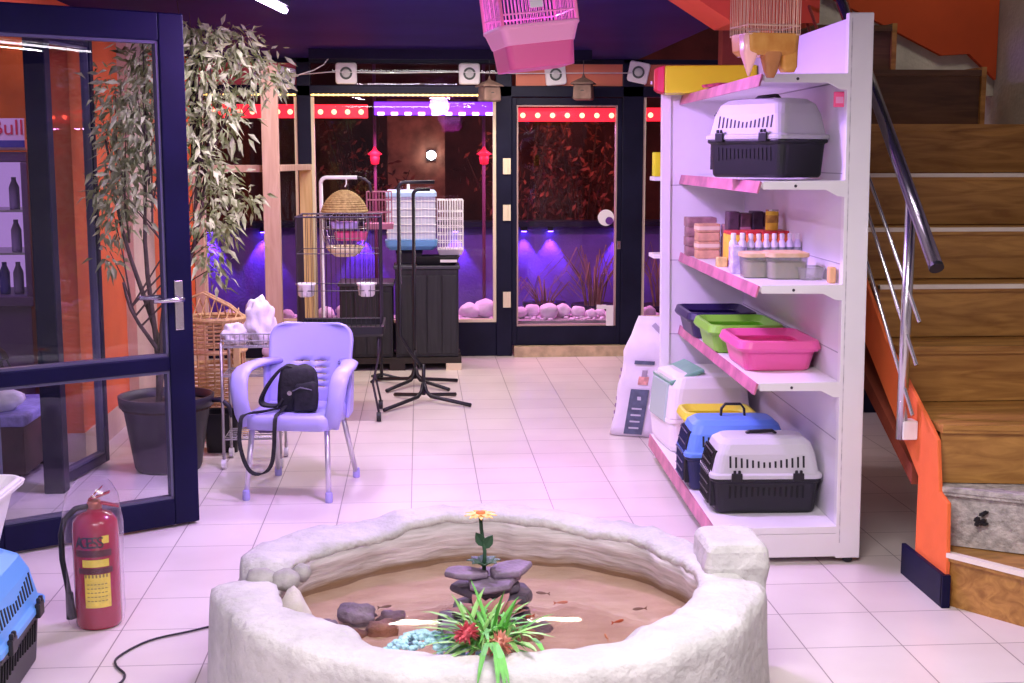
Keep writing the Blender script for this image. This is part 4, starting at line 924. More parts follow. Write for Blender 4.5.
def prof(k):
    a = 360*k/N; t = math.radians(a); nv = lambda s, f: noise.noise(Vector((f*math.cos(t)+s, f*math.sin(t), s)))
    ro = .815+.020*nv(1, 2.2)+.010*nv(2, 7); ri = .655+.022*nv(3, 2.4)+.010*nv(4, 8); h = .352+.012*nv(5, 2.6)+.006*nv(6, 9)
    F = 2*PI/11; u = ((t+.2) % F)-F/2; ro *= 1+.55*(math.cos(F/2)/math.cos(u)-math.cos(F/2)*0-1)+.012
    ro += .045*step(a, 292, 356, 9)+.055*step(a, 122, 168, 8)
    h += .008*nv(7, 16); ro += .006*nv(8, 16)
    h += .022*step(a, 300, 352, 6) + .02*step(a, 62, 118, 4)
    h -= .055*step(a, 164, 178, 3)                                     # dip where the round stones lie
    ri -= .02*step(a, 178, 205, 6)+.055*step(a, 205, 240, 9); ri -= .03*step(a, 236, 300, 10)
    ro += .02*step(a, 178, 236, 6)
    h += .018*step(a, 179, 232, 5)
    ri -= .03*step(a, 62, 82, 4)+.02*step(a, 100, 150, 6)
    return t, ro, ri, h
oR, iR = [], []
for k in range(N):
    t, ro, ri, h = prof(k); c, s = math.cos(t), math.sin(t); q = .008*noise.noise(Vector((9*c, 9*s, 3)))
    oR.append([(ri*c, ri*s, h-.035), ((ri+.006)*c, (ri+.006)*s, h-.010), ((ri+.030)*c, (ri+.030)*s, h+q), ((ri*.5+ro*.5)*c, (ri*.5+ro*.5)*s, h+.004-q), ((ro-.03)*c, (ro-.03)*s, h-q), ((ro-.006)*c, (ro-.006)*s, h-.014), (ro*c, ro*s, h-.045), ((ro+.006+q)*c, (ro+.006+q)*s, .20), ((ro+.012-q)*c, (ro+.012-q)*s, .08), ((ro+.018)*c, (ro+.018)*s, 0), ((ri+.06)*c, (ri+.06)*s, 0), ((ri+.06)*c, (ri+.06)*s, h-.05)])
    w = .012*noise.noise(Vector((8*c, 8*s, 11)))
    iR.append([(ri*c, ri*s, h-.034), ((ri+.014+w)*c, (ri+.014+w)*s, .27), ((ri+.035)*c, (ri+.035)*s, .20), ((ri+.035)*c, (ri+.035)*s, .07), ((ri+.055)*c, (ri+.055)*s, .07), ((ri+.055)*c, (ri+.055)*s, h-.06)])
def ringclose(R_, nm, m):
    b = MB(); b.rings(R_, close=True); return b.build(nm, m, e, smooth=True)
ringclose(oR, 'rim_wall', STONE); o = ringclose(iR, 'inner_wall', INNER); o['label'] = 'grey-brown layered inside face'
b = MB(); R_ = []
for z, g in ((.20, .005), (.32, .003), (.37, .0), (.42, .004), (.442, .014), (.446, .035)):
    R_.append([(x+.012*noise.noise(Vector((x*7, y*7, z*9))), y+.012*noise.noise(Vector((x*7+9, y*7, z*9))), z+.004*noise.noise(Vector((x*12, y*12, 2)))) for x, y, _ in [(p[0]+.790, p[1]+.085, 0) for p in rr(.100-g, .130-g, .03, 0, 4)]])
b.rings(R_); o = b.build('raised_block', STONE, e, smooth=False, bevel=.01); o['label'] = 'square block raised on the rim'
BED = mat('silty_pond_bed', (.48, .36, .28), .8, col2=(.60, .48, .39), scale=7, bump=.4, bscale=18, stretch=(1, 2.2, 1))
MB().lathe([(.001, .165), (.30, .172), (.55, .168), (.68, .182), (.70, .182), (.70, .06), (.001, .06)], 64).build('pond_bed', BED, e)
def water_mat():
    m = glass('pond_water', (.95, .91, .87), 1.0, .015, ior=1.33); nt = m.node_tree
    tc = nt.nodes.new('ShaderNodeTexCoord'); n = nt.nodes.new('ShaderNodeTexNoise'); n.inputs['Scale'].default_value = 9; n.inputs['Detail'].default_value = 2
    bp = nt.nodes.new('ShaderNodeBump'); bp.inputs['Strength'].default_value = .018; bp.inputs['Distance'].default_value = .01
    nt.links.new(tc.outputs['Object'], n.inputs['Vector']); nt.links.new(n.outputs['Fac'], bp.inputs['Height'])
    for q in nt.nodes:
        if q.type == 'BSDF_GLOSSY': nt.links.new(bp.outputs[0], q.inputs['Normal'])
        if q.label == 'dot': nt.links.new(bp.outputs[0], q.inputs[1])
    return m
MB().rings([[(r*math.cos(2*PI*k/72), r*math.sin(2*PI*k/72), z) for k in range(72)] for r, z in ((.69, .192), (.69, .200))]).build('water', water_mat(), e)
# goldfish
for k, (x, y, a) in enumerate(((.62, 3.99, 30), (.70, 4.10, 190), (.56, 3.86, 95), (.46, 4.18, 10), (.40, 4.28, 160), (.66, 3.78, 70), (.33, 4.05, 200), (-.12, 4.18, 20))):
    lab = ['dark orange fish in the right half of the pond, nearest its middle', 'fish in the pond closest to the raised block', 'fish in the pond just right of the grass plant', 'fish in the pond behind the slate pile on the right',
           'fish in the pond nearest the back wall', 'fish in the pond closest to the front right rim', 'fish in the pond right beside the slate pile', 'single fish in the left half of the pond'][k]
    f = T('fish', lab, 'fish', (x, y, .192), a, 'small goldfish in the pond'); f.scale = (.5, .5, .5)
    b = MB(); b.rings([[(xx, r*.55*math.cos(t), r*math.sin(t)) for t in [2*PI*j/10 for j in range(10)]] for xx, r in ((-.038, .003), (-.025, .007), (0, .011), (.02, .0105), (.034, .006), (.039, .002))]); b.build('body', mat('fish_%d' % k, [(.45, .10, .03), (.16, .06, .04), (.55, .20, .05)][k % 3], .35), f, smooth=True)
    b = MB(); b.rings([[(-.036, -.001, 0), (-.062, -.001, .014), (-.056, -.001, 0), (-.062, -.001, -.014)], [(-.036, .001, 0), (-.062, .001, .014), (-.056, .001, 0), (-.062, .001, -.014)]]); b.build('tail', bpy.data.materials['fish_%d' % k], f)
# stones on the left of the rim and in the water
COB = mat('grey_cobble', (.36, .35, .33), .8, var=.25, scale=12, bump=.3)
RCK = mat('rusty_rock', (.20, .10, .07), .8, var=.5, scale=9, bump=.6)
RCK2 = mat('violet_grey_rock', (.17, .13, .17), .75, var=.4, scale=9, bump=.5)
def rock(nm, lab, loc, r, m, seed, amt=.28, cat='stone', group=None, flat=None):
    o = MB().blob((0, 0, 0), r, seed, amt, 1.7, 3, flat).build(nm, m, smooth=True, loc=loc); return tag(o, lab, cat, group)
rock('cobble', 'rounded grey cobble, left of the pair resting in the dip of the pond rim', (-.50, 4.005, .35), (.052, .042, .038), COB, 1, .15, group='cobbles on the pond rim')
rock('cobble', 'rounded grey cobble, right of the pair resting in the dip of the pond rim', (-.425, 4.00, .348), (.046, .040, .037), COB, 2, .15, group='cobbles on the pond rim')
rock('cobble', 'small lilac-grey cobble behind the pair on the left pond rim', (-.385, 4.10, .338), (.032, .03, .03), COB, 3, .15, group='cobbles on the pond rim')
rock('cobble', 'pale upright stone below the pair of cobbles, dipping into the pond water', (-.400, 3.93, .20), (.062, .07, .13), mat('pale_cobble', (.55, .52, .46), .8, var=.15, bump=.3), 4, .3)
for k, (x, y, z, r, m, lab) in enumerate(((-.26, 4.02, .17, .055, RCK2, 'dark rock in the water nearest the left wall of the pond'), (-.16, 4.08, .20, .06, RCK2, 'violet-grey rock breaking the water left of the pond middle'), (-.08, 4.00, .17, .06, RCK, 'rusty rock in the water, rightmost of the left rock group'), (-.17, 3.97, .16, .05, RCK, 'rusty rock at the front of the left rock group in the pond'), (-.05, 4.12, .165, .05, RCK2, 'grey rock at the back right of the left rock group in the pond'), (-.28, 3.94, .15, .04, RCK, 'small rusty rock against the pale upright stone in the water'))):
    rock('rock', lab, (x-.05, y, z+.005), (r*.95, r*.85, r*.6), m, 20+k, .45, group='rocks in the left of the pond')
# slate pile in the middle
SL = mat('dark_slate', (.07, .055, .075), .55, var=.4, scale=10, bump=.35); SL2 = mat('lilac_slate', (.19, .145, .20), .55, var=.3, scale=10, bump=.35)
def slab(lab, x, y, z, rx, ry, th, m, seed, rz=0, tilt=0):
    b = MB(); n = 11; random.seed(seed); A = [(rx*(1+.25*random.uniform(-1, .6))*math.cos(2*PI*k/n), ry*(1+.25*random.uniform(-1, .6))*math.sin(2*PI*k/n)) for k in range(n)]
    b.rings([[(p*1.0*s_, q*s_, zz+p*tilt) for p, q in A] for zz, s_ in ((0, .93), (th*.4, 1.0), (th, .94))])
    o = b.build('slate', m, bevel=.004, loc=(x, y, z)); o.rotation_euler = (0, 0, math.radians(rz)); tag(o, lab, 'stone', 'slate slabs piled in the middle of the pond')
slab('lowest slate slab of the pile, partly under water', .21, 4.06, .155, .16, .12, .05, SL, 1)
slab('dark slate slab second from the bottom of the pile', .22, 4.07, .207, .145, .11, .035, SL, 2, 30)
slab('dark slate slab third from the bottom, jutting right', .245, 4.07, .244, .13, .10, .032, SL, 3, 60)
slab('dark slate slab fourth from the bottom, jutting left', .205, 4.06, .278, .13, .09, .026, SL, 4, 10)
slab('lilac slate slab below the topmost pair, at the centre', .225, 4.05, .306, .12, .085, .022, SL2, 5, 80)
slab('lilac slate slab topmost on the left of the pile', .135, 4.04, .335, .075, .055, .020, SL2, 6, 15, -.1)
slab('dark slate slab topmost on the right of the pile', .275, 4.08, .330, .09, .060, .022, SL2, 7, 40, .05)
random.seed(9)
for k, (x, y, z, r, m, lab) in enumerate(((.30, 3.93, .13, .07, RCK, 'rusty rock right in front of the slate pile'), (.36, 3.99, .14, .055, RCK2, 'dark rock on the right foot of the slate pile'), (.13, 3.90, .14, .075, RCK2, 'dark rock left in front of the slate pile'), (.21, 3.80, .14, .085, RCK, 'brown rock between the slate pile and the grass plant'), (.09, 3.97, .15, .055, RCK2, 'dark rock on the left foot of the slate pile'))):
    rock('rock', lab, (x, y, z), (r, r*.9, r), m, 40+k, .4, group='rocks around the slate pile')
# artificial flower on the slates
GRN = mat('dark_green_leaf', (.035, .10, .05), .5, var=.3, scale=9)
e = T('artificial_flower', 'artificial orange daisy on a green stem stuck in the slate pile', 'flower', (.195, 4.06, .329))
MB().tube([(.0, 0, 0), (.003, 0, .08), (-.008, 0, .155), (-.010, 0, .195)], .0062, 8).build('stem', GRN, e, smooth=True)
def leaf3(b, p, d, l, w, up=(0, 0, 1), droop=.2):
    p = Vector(p); d = Vector(d).normalized(); s_ = d.cross(Vector(up)); s_ = s_.normalized() if s_.length > 1e-3 else Vector((1, 0, 0)); u = s_.cross(d)
    T_ = [0, .25, .55, .8, 1]; Wd = [.25, .9, 1, .6, .03]; L_, R_, M_ = [], [], []
    for t, q in zip(T_, Wd):
        c = p+d*l*t+Vector((0, 0, -droop*l*t*t)); L_.append(b.v(c+s_*w*q+u*w*.25*q)); R_.append(b.v(c-s_*w*q+u*w*.25*q)); M_.append(b.v(c))
    for i in range(4): b.f([L_[i], M_[i], M_[i+1], L_[i+1]]); b.f([M_[i], R_[i], R_[i+1], M_[i+1]])
for (d, z, l) in (((-.6, -.3, 1.1), .098, .055), ((.6, -.3, 1.0), .09, .055)):
    b = MB(); leaf3(b, (0, 0, z), d, l, .016, (0, -1, .3), .0); b.build('leaf', GRN, e, solid=.003)
b = MB()
for k in range(8): leaf3(b, (0, 0, .03), (math.cos(k*.785), math.sin(k*.785), .75), .070, .018, droop=.3)
b.build('leaf_rosette', GRN, e, solid=.002)
b = MB()
for k in range(16):
    a = 2*PI*k/16; leaf3(b, (-.010+.008*math.cos(a), .008*math.sin(a), .198+.004*(k % 2)), (math.cos(a), math.sin(a), .12), .045, .0085, droop=.15)
b.build('petals', mat('orange_petals', (.90, .48, .12), .6, col2=(.92, .62, .22), scale=30), e, solid=.002)
MB().lathe([(.001, .212), (.014, .210), (.016, .20), (.006, .193)], 16, (-.010, 0, 0)).build('flower_centre', mat('red_orange_centre', (.75, .18, .05), .7), e, smooth=True)
# grass plant spilling over the front rim
e = T('grass_plant', 'bright green artificial grass plant with red flowers draped over the front rim of the pond', 'plant', (.178, 3.425, .345)); e.scale = (1.3, 1.3, 1.25)
GB = [mat('bright_grass', (.12, .42, .07), .5, var=.3, scale=12), mat('light_grass', (.28, .55, .16), .5, var=.2, scale=12)]
random.seed(21)
for gi in range(2):
    b = MB()
    for k in range(70):
        a = random.uniform(0, 2*PI); el = random.uniform(.15, 1.3); l = random.uniform(.08, .19)
        d = Vector((math.cos(a)*math.cos(el), math.sin(a)*math.cos(el)+.25, math.sin(el))); leaf3(b, (random.gauss(0, .025), random.gauss(0, .02), .0), d, l, random.uniform(.004, .007), droop=random.uniform(.2, .8))
    b.build('grass_blades', GB[gi], e)
b = MB()
for k in range(7): leaf3(b, (.005+.01*random.gauss(0, 1), -.06, .03), (random.uniform(-.2, .2), -.8, .30), random.uniform(.15, .22), .006, droop=.6)
b.build('drooping_leaves', GB[0], e)
b = MB()
for k in range(9):
    a = .2+k*.32; leaf3(b, (0, .03, .02), (math.cos(a), .55*math.sin(a)+.3, .75), random.uniform(.11, .16), .016, droop=.35)
b.build('russet_leaves', mat('russet_leaf', (.17, .075, .04), .6, var=.3, scale=9), e)
def pom(nm, loc, r, m):
    b = MB(); random.seed(int(loc[0]*1000))
    for k in range(70):
        d = Vector([random.gauss(0, 1) for _ in 'abc']).normalized(); leaf3(b, Vector(loc)+d*r*.2, d, r*.95, r*.15, (random.random(), random.random(), .5), .0)
    b.blob(loc, (r*.55,)*3, 3, .1, sub=2); b.build(nm, m, e)
pom('red_flower', (-.05, -.05, .045), .026, mat('red_petals', (.60, .10, .13), .6))
pom('salmon_flower', (.015, -.07, .025), .029, mat('salmon_petals', (.72, .34, .25), .6))
e['label'] = 'bright green artificial grass plant with red flowers draped over the front rim of the pond'
# pale blue glass pebbles heaped left of it
b = MB(); random.seed(5)
for k in range(150):
    x = random.gauss(0, .06); y = random.gauss(0, .035); z = max(0, .075*(1-(x/.13)**2-(y/.09)**2)); r = random.uniform(.008, .014)
    b.blob((x, y, z), (r, r, r*.8), k, .2, sub=1)
o = b.build('glass_pebbles', mat('pale_blue_glass', (.42, .72, .76), .15, var=.2, scale=20, spec=.7), smooth=False, loc=(.0, 3.52, .268)); tag(o, 'heap of pale blue glass pebbles inside the front rim, left of the grass plant', 'pebbles', kind='stuff')
q = MB().blob((0, 0, 0), (.20, .10, .11), 60, .15, 1.7, 3).build('stone_step', COB, COL.objects['pond'], smooth=True, loc=(.06-PX, 3.47-PY, .15)); q['label'] = 'grey stone step inside the rim'
b = MB(); random.seed(6)
for k in range(26): leaf3(b, (random.gauss(0, .03), random.gauss(0, .015), .0), (random.gauss(0, 1), random.gauss(0, .5), .9), random.uniform(.04, .08), .006, droop=.3)
o = b.build('succulent', mat('pale_teal_leaf', (.30, .52, .45), .5, var=.2)); o.location = (.12, 3.47, .31); tag(o, 'pale teal spiky succulent between the glass pebbles and the grass plant', 'plant')
# ================================================================ SHELF UNIT AND GOODS
e = T('shelf_unit', 'white metal shop shelf unit with pink price rails', 'shelf unit', (1.195, 5.15, 0), SR); e.rotation_euler[1] = -.0095
LEN = 1.90
MB().b2(.50, .53, .04, LEN-.04, .10, 2.18).build('back_panel', mat('white_back_panel', (.74, .70, .78), .4), e)
b = MB()
for z in (.50, .86, 1.22, 1.58, 1.94): b.b2(.4985, .5005, .04, LEN-.04, z-.002, z+.002)
b.build('panel_seams', mat('seam_grey', (.40, .37, .44), .6), e)
for y0, y1 in ((0, .04), (LEN-.04, LEN)):
    o = MB().b2(.495, .595, y0, y1, .015, 2.2).build('upright', WHITE, e, bevel=.004)
    q = MB()
    if y0 == 0: q.b2(.508, .512, -.0008, .001, .08, 2.18).build('slot_strip', mat('slot_grey', (.56, .53, .57), .6, var=.3, scale=26, stretch=(1, 1, 1)), o)
    MB().lathe([(.02, 0), (.02, .010), (.012, .016)], 14, (.55, (y0+y1)/2, 0)).build('foot', BLACK, e)
MB().b2(.1005, .50, LEN-.03, LEN, .16, 2.0).build('end_panel', WHITE, e, bevel=.003)
o = MB().b2(.052, .10, LEN-.05, LEN, .16, 2.0).build('end_panel_edge', WHITE, e, bevel=.003)
q = MB()
for z in (.70, 1.10, 1.50): q.b2(.102, .495, LEN-.0315, LEN-.0302, z-.002, z+.002)
q.build('panel_seams', bpy.data.materials['seam_grey'], e)
# base deck
s = MB().b2(0, .50, .0, LEN-.031, SB-.03, SB).build('shelf_board', WHITE, e, bevel=.003)
MB().b2(.02, .50, .0, .022, .022, SB-.031).build('plinth', WHITE, e, bevel=.003)
MB().b2(.02, .50, LEN-.07, LEN-.04, .022, SB-.031).build('plinth', WHITE, e, bevel=.003)
MB().prism([(-.012, .085), (-.002, .085), (.0, SB), (-.006, SB)], 'y', .0, LEN-.04).build('price_rail', PSTRIP, e)
for y in (.35, .9, 1.45):
    b = MB(); b.lathe([(.02, 0), (.022, .006), (.010, .02), (.010, SB-.031)], 12, (.06, y, 0)); b.build('foot', BLACK, e)
for y in (.62, 1.3): MB().b2(.05, .075, y-.03, y+.03, .02, SB-.031).build('plinth', WHITE, e)
for z in (S4, S3, S2, S1):
    MB().b2(.165, .498, .012, LEN-.032, z-.024, z).build('shelf_board', WHITE, e, bevel=.002)
    for y in (0, LEN-.042):
        MB().prism([(.17, z-.030), (.42, z-.034), (.47, z-.06), (.50, z-.062), (.50, z+.002), (.17, z+.002)], 'y', y, y+.011).build('bracket', WHITE, e, bevel=.002)
    MB().prism([(.146, z-.045), (.152, z-.046), (.166, z-.002), (.158, z+.003)], 'y', .0, LEN-.034).build('price_rail', PSTRIP, e)
    q = MB()
    for y in (.005,): q.cyl((.30, -.002, z-.018), (.30, .001, z-.018), .006, n=10)
    q.build('screw_hole', DWIRE, e)
# shaded paper edge hanging from the second shelf
# -------- bottom shelf
e = T('litter_box', 'white hooded litter box with green top window, far end of the bottom shelf', 'litter box', sh(.215, 1.60, SB+.001), SR+6)
MB().rings([rr(.19, .20, .05, 0), rr(.205, .215, .05, .03), rr(.215, .225, .05, .15), rr(.222, .232, .05, .155), rr(.222, .232, .05, .175)]).build('base', WPLAS, e, bevel=.004)
MB().rings([rr(.220, .230, .05, .176), rr(.218, .228, .05, .19), rr(.205, .215, .06, .33), rr(.185, .195, .06, .385), rr(.14, .15, .06, .40)]).build('hood', mat('milky_plastic', (.76, .74, .72), .35), e, bevel=.004)
GRW = mat('green_window', (.16, .38, .26), .3, var=.1)
b = MB(); b.box((-.214, -.0, .25), (.014, .30, .20), Matrix.Rotation(.09, 4, 'Y')); b.build('door_flap', mat('smoky_green_flap', (.42, .55, .50), .25), e, bevel=.006)
b = MB(); b.box((-.115, 0, .385), (.19, .36, .022), Matrix.Rotation(-.35, 4, 'Y')); b.build('top_window', GRW, e, bevel=.006)
def litter_tray(lab, loc, rz, m, hx=.16, hy=.21, h=.115, group=None, cat='litter tray', fl=.03):
    e = T('litter_tray', lab, cat, loc, rz, group)
    MB().rings([rr(hx-.03, hy-.03, .04, 0), rr(hx-.022, hy-.022, .045, .008), rr(hx, hy, .05, h-.012), rr(hx+.008, hy+.008, .05, h-.006), rr(hx+.002, hy+.002, .05, h), rr(hx-.010, hy-.010, .05, h-.010), rr(hx-.032, hy-.032, .04, .018), rr(hx-.05, hy-.05, .04, .014)]).build('tray', m, e, bevel=.003)
    b = MB()                                                              # wide sloping lip with dipped middle
    def lip(g, z, dip): return [(x, y, z-dip*(math.cos(x/hx*1.5)**2)*.5-dip*(math.cos(y/hy*1.5)**2)*.5) for x, y, _ in rr(hx+g, hy+g, .055, 0, 6)]
    def dens(R): return R
    b.rings([lip(.012, h-.030, .0), lip(.020, h-.016, .004), lip(.010, h+.016, .012), lip(-.004, h+.020, .012), lip(-.028, h-.010, .010), lip(-.020, h-.028, 0)], close=True)
    b.build('rim', m, e, bevel=.002)
    return e
litter_tray('pink litter tray at the near end of the third shelf', sh(.318, .49, S4+.001), SR, PINK, .162, .215)
litter_tray('green litter tray between the pink and the purple ones', sh(.292, 1.01, S4+.001), SR, mat('lime_plastic', (.22, .55, .05), .35), .162, .21)
litter_tray('dark purple litter tray at the far end of the third shelf', sh(.28, 1.51, S4+.001), SR, mat('deep_purple_plastic', (.020, .010, .075), .35), .162, .21)
litter_tray('magenta litter tray under the yellow one on the bottom shelf', sh(.225, 1.16, SB+.001), SR, mat('magenta_plastic', (.75, .06, .28), .35), .155, .12)
litter_tray('yellow litter tray stacked on the magenta one behind the blue carrier', sh(.225, 1.16, SB+.141), SR, mat('yellow_plastic', (.76, .68, .06), .35), .165, .125)
# -------- packs on the middle shelf
KR = [mat('kraft_pack', (.62, .36, .20), .6, var=.15, scale=20), mat('mauve_wrap', (.30, .165, .17), .5, var=.3, scale=20)]
def pack(nm, lab, lx, ly, z, d, m, group=None, rz=0, band=None, cat='pack'):
    e = T(nm, lab, cat, sh(lx, ly, z+.0005), SR+rz, group)
    w, l, h = d[0]/2, d[1]/2, d[2]
    MB().rings([rr(w-.003, l-.003, .006, 0), rr(w, l, .008, .004), rr(w, l, .008, h-.004), rr(w-.003, l-.003, .006, h)]).build('body', m, e)
    if band: MB().rings([rr(w+.001, l+.001, .008, h*.30), rr(w+.001, l+.001, .008, h*.72)]).build('label_band', band, e)
    return e
BAND = mat('cream_band', (.76, .62, .44), .5, var=.1)
names = ['lowest', 'second', 'third', 'topmost']
for k in range(4): pack('treat_pack', '%s tan pack in the front stack at the far end of the middle shelf' % names[k], .225, 1.46, S3+.044*k, (.115, .10, .0425), KR[0], 'tan packs in the front stack', rz=(k % 2)*3-1, band=BAND if k % 2 else None)
for k in range(4): pack('treat_pack', '%s mauve-wrapped pack in the rear stack at the far end of the middle shelf' % names[k], .225, 1.66, S3+.050*k, (.15, .12, .0485), KR[1], 'mauve packs in the rear stack', rz=(k % 2)*4-2)
for k in range(3): pack('treat_pack', '%s mauve-wrapped pack beside the tan stack on the middle shelf' % ['lowest', 'second', 'topmost'][k], .33, 1.40, S3+.058*k, (.075, .10, .057), KR[1], 'mauve packs beside the tan stack')
for k in range(4):
    o = pack('dark_box', 'dark brown tall box, %s in the row behind the red boxes' % ['leftmost', 'second from the left', 'third from the left', 'rightmost'][k], .30+.058*k, 1.22, S3, (.054, .10, .245-.008*(k % 2)), mat('dark_box_%d' % k, [(.07, .035, .06), (.10, .045, .06), (.05, .03, .06), (.09, .04, .05)][k], .5, var=.4, scale=25), 'dark boxes at the back of the middle shelf', cat='box', band=mat('dusky_pink_band', (.35, .16, .22), .5) if k % 2 else None)
RB = mat('red_box', (.55, .03, .035), .45, var=.15, scale=30); YB = mat('yellow_end', (.85, .58, .05), .45, var=.15, scale=25)
for k in range(4):
    e = pack('snack_box', '%s red snack box with yellow end in the row in front of the dark boxes' % ['leftmost', 'second', 'third', 'rightmost'][k], .26+.0735*k, .97, S3, (.071, .17, .165), RB, 'red snack boxes', cat='box')
    MB().rings([rr(.0362, .0862, .008, .03), rr(.0362, .0862, .008, .15)]).build('yellow_panel' if k == 0 else 'print_panel', YB if k == 0 else mat('orange_print_%d' % k, (.70, .16, .04), .45, var=.5, scale=40), e)
e = T('can', 'yellow can standing on the red snack boxes', 'can', sh(.44, .98, S3+.166), 0)
MB().lathe([(.028, 0), (.030, .004), (.030, .086), (.028, .09)], 24).build('body', mat('yellow_can', (.80, .62, .04), .35), e, smooth=False)
MB().lathe([(.0305, .035), (.0305, .07)], 24).build('label_band', mat('ochre_band', (.48, .30, .04), .5, var=.4, scale=30), e)
MB().lathe([(.029, .088), (.0305, .09), (.0305, .096), (.027, .096)], 24).build('lid', CHROME, e)
# white bottles in a row
for k in range(9):
    big = k < 2
    e = T('bottle', 'white bottle with a dark label, %s from the left in the front bottle row' % ['first', 'second', 'third', 'fourth', 'fifth', 'sixth', 'seventh', 'eighth', 'ninth'][k], 'bottle', sh(.200+.035*k if not big else .190+.040*k, .66+(.0 if not big else -.01), S3+.001), 0, 'white bottles in a row on the middle shelf')
    r = .0172 if not big else .019; h = .125 if not big else .130
    MB().lathe([(r*.9, 0), (r, .004), (r, h), (r*.55, h+.014), (r*.5, h+.022)], 18).build('body', mat('lilac_white_bottle', (.74, .68, .84), .35) if 'lilac_white_bottle' not in bpy.data.materials else bpy.data.materials['lilac_white_bottle'], e, smooth=True)
    MB().lathe([(r+.0008, h*.25), (r+.0008, h*.86)], 18).build('label', mat('bottle_label_%d' % k, (.36, .30, .50) if big else [(.20, .22, .26), (.14, .15, .2), (.26, .26, .30)][k % 3], .5, var=.4, scale=60), e)
    MB().lathe([(r*.62, h+.018), (r*.62, h+.04), (r*.5, h+.043)], 14).build('cap', WPLAS, e)
pack('small_tub', 'small yellowish tub at the shelf edge in front of the red boxes', .195, .93, S3, (.05, .05, .045), mat('yellowish_tub', (.75, .58, .22), .5, var=.2, scale=30), cat='tub')
pack('lilac_box', 'lilac and white upright box at the left end of the bottle row', .182, .56, S3, (.045, .05, .125), mat('lilac_print', (.50, .38, .78), .5, col2=(.80, .74, .86), scale=35), cat='box')
CLEAR = glass('clear_tub', (.86, .88, .86), .9, .05, ((.70, .70, .62), .14))
TANLID = mat('tan_lid', (.62, .40, .20), .5, col2=(.74, .56, .36), scale=18)
def tub(lab, lx, ly, hx, hy, h, lid, fill):
    e = T('plastic_tub', lab, 'tub', sh(lx, ly, S3+.001), SR, 'clear plastic tubs at the near end of the middle shelf')
    MB().rings([rr(hx-.006, hy-.006, .03, 0), rr(hx, hy, .035, h), rr(hx-.003, hy-.003, .035, h), rr(hx-.009, hy-.009, .03, .003)]).build('clear_body', CLEAR, e)
    if fill: MB().rings([rr(hx-.012, hy-.012, .028, .0035), rr(hx-.010, hy-.010, .03, h*.72)]).build('contents', mat('speckled_feed_%d' % int(lx*100), (.46, .44, .32), .8, col2=(.62, .50, .34), scale=60), e)
    MB().rings([rr(hx+.004, hy+.004, .035, h-.004), rr(hx+.004, hy+.004, .035, h+.012), rr(hx-.008, hy-.008, .03, h+.016)]).build('lid', lid, e)
tub('smaller clear tub with tan lid, left of two on the middle shelf', .232, .39, .062, .07, .092, TANLID, True)
tub('larger clear tub with tan lid, right of two on the middle shelf', .345, .34, .085, .09, .096, TANLID, True)
e = T('clear_dish', 'empty clear plastic dish beside the tubs near the white upright', 'dish', sh(.432, .27, S3+.001), SR)
MB().rings([rr(.045, .06, .02, 0), rr(.052, .07, .02, .05), rr(.050, .068, .02, .05), rr(.043, .058, .02, .003)]).build('body', CLEAR, e)
MB().rings([rr(.054, .072, .02, .046), rr(.058, .076, .02, .050), rr(.0525, .0705, .02, .052)], close=True).build('rim', CLEAR, e)
pack('tan_block', 'small tan block at the near back corner of the middle shelf', .476, .09, S3, (.028, .045, .065), mat('tan_block_card', (.70, .42, .18), .6), cat='block')
pack('yellow_pack', 'yellow pack showing behind the end panel of the shelf unit', .06, 2.05, 1.545, (.05, .10, .13), YELLOW, cat='pack')
e = T('side_shelf', 'white narrow shelf rack behind the end panel of the shelf unit', 'rack', sh(.25, 2.05, 0), SR)
for z in (1.10, 1.52): MB().b2(-.235, .24, -.09, .09, z, z+.022).build('shelf_board', WHITE, e, bevel=.002)
for x in (.15,):
    MB().b2(x, x+.03, -.08, -.05, 0, 1.6).b2(x, x+.03, .05, .08, 0, 1.6).build('post', WHITE, e)
# -------- top shelf
e = T('yellow_box', 'long yellow box with a red end lying on top of the shelf unit', 'box', (1.485, 6.84, S1+.006), -10)
b = MB(); b.rings([[(x, y, z) for y, z in ((-.12, .0), (.12, 0), (.12, .125), (-.09, .14))] for x in (-.215, .25)]); b.build('yellow_body', YELLOW, e, bevel=.008, seg=3)
b = MB(); b.rings([[(x, y*k, .07+(z-.07)*k) for y, z in ((-.122, -.0), (.122, 0), (.122, .125), (-.092, .141))] for x, k in ((-.27, .70), (-.25, .88), (-.2155, 1.0))]); b.build('red_end', mat('red_card', (.62, .02, .05), .4), e, bevel=.005)
b = MB(); b.b2(-.286, -.278, -.02, .02, .05, .065); b.build('white_mark', WPLAS, e)
e = T('red_pack', 'dark red flat pack hanging over the front edge of the top shelf', 'pack', sh(.24, 1.05, S1+.005), SR+12)
MB().rings([rr(.09, .10, .01, 0), rr(.095, .105, .01, .010), rr(.09, .10, .01, .014)]).build('body', mat('dark_red_pack', (.38, .04, .08), .4, var=.4, scale=25), e)
MB().rings([rr(.06, .07, .01, .0142), rr(.06, .07, .01, .0155)]).build('label', mat('pinkish_label', (.70, .35, .45), .5), e)
tag(MB().b2(-.022, .022, -.006, .006, -.06, 0).build('price_tag', mat('bright_pink_tag', (1.0, .12, .30), .5), bevel=.003, loc=sh(.482, .06, S1-.066)), 'bright pink tag hanging at the near back corner under the top shelf', 'tag')
MB().b2(-.015, .015, -.0075, -.0061, -.045, -.02).build('tag_print', LPINK, COL.objects['price_tag'])
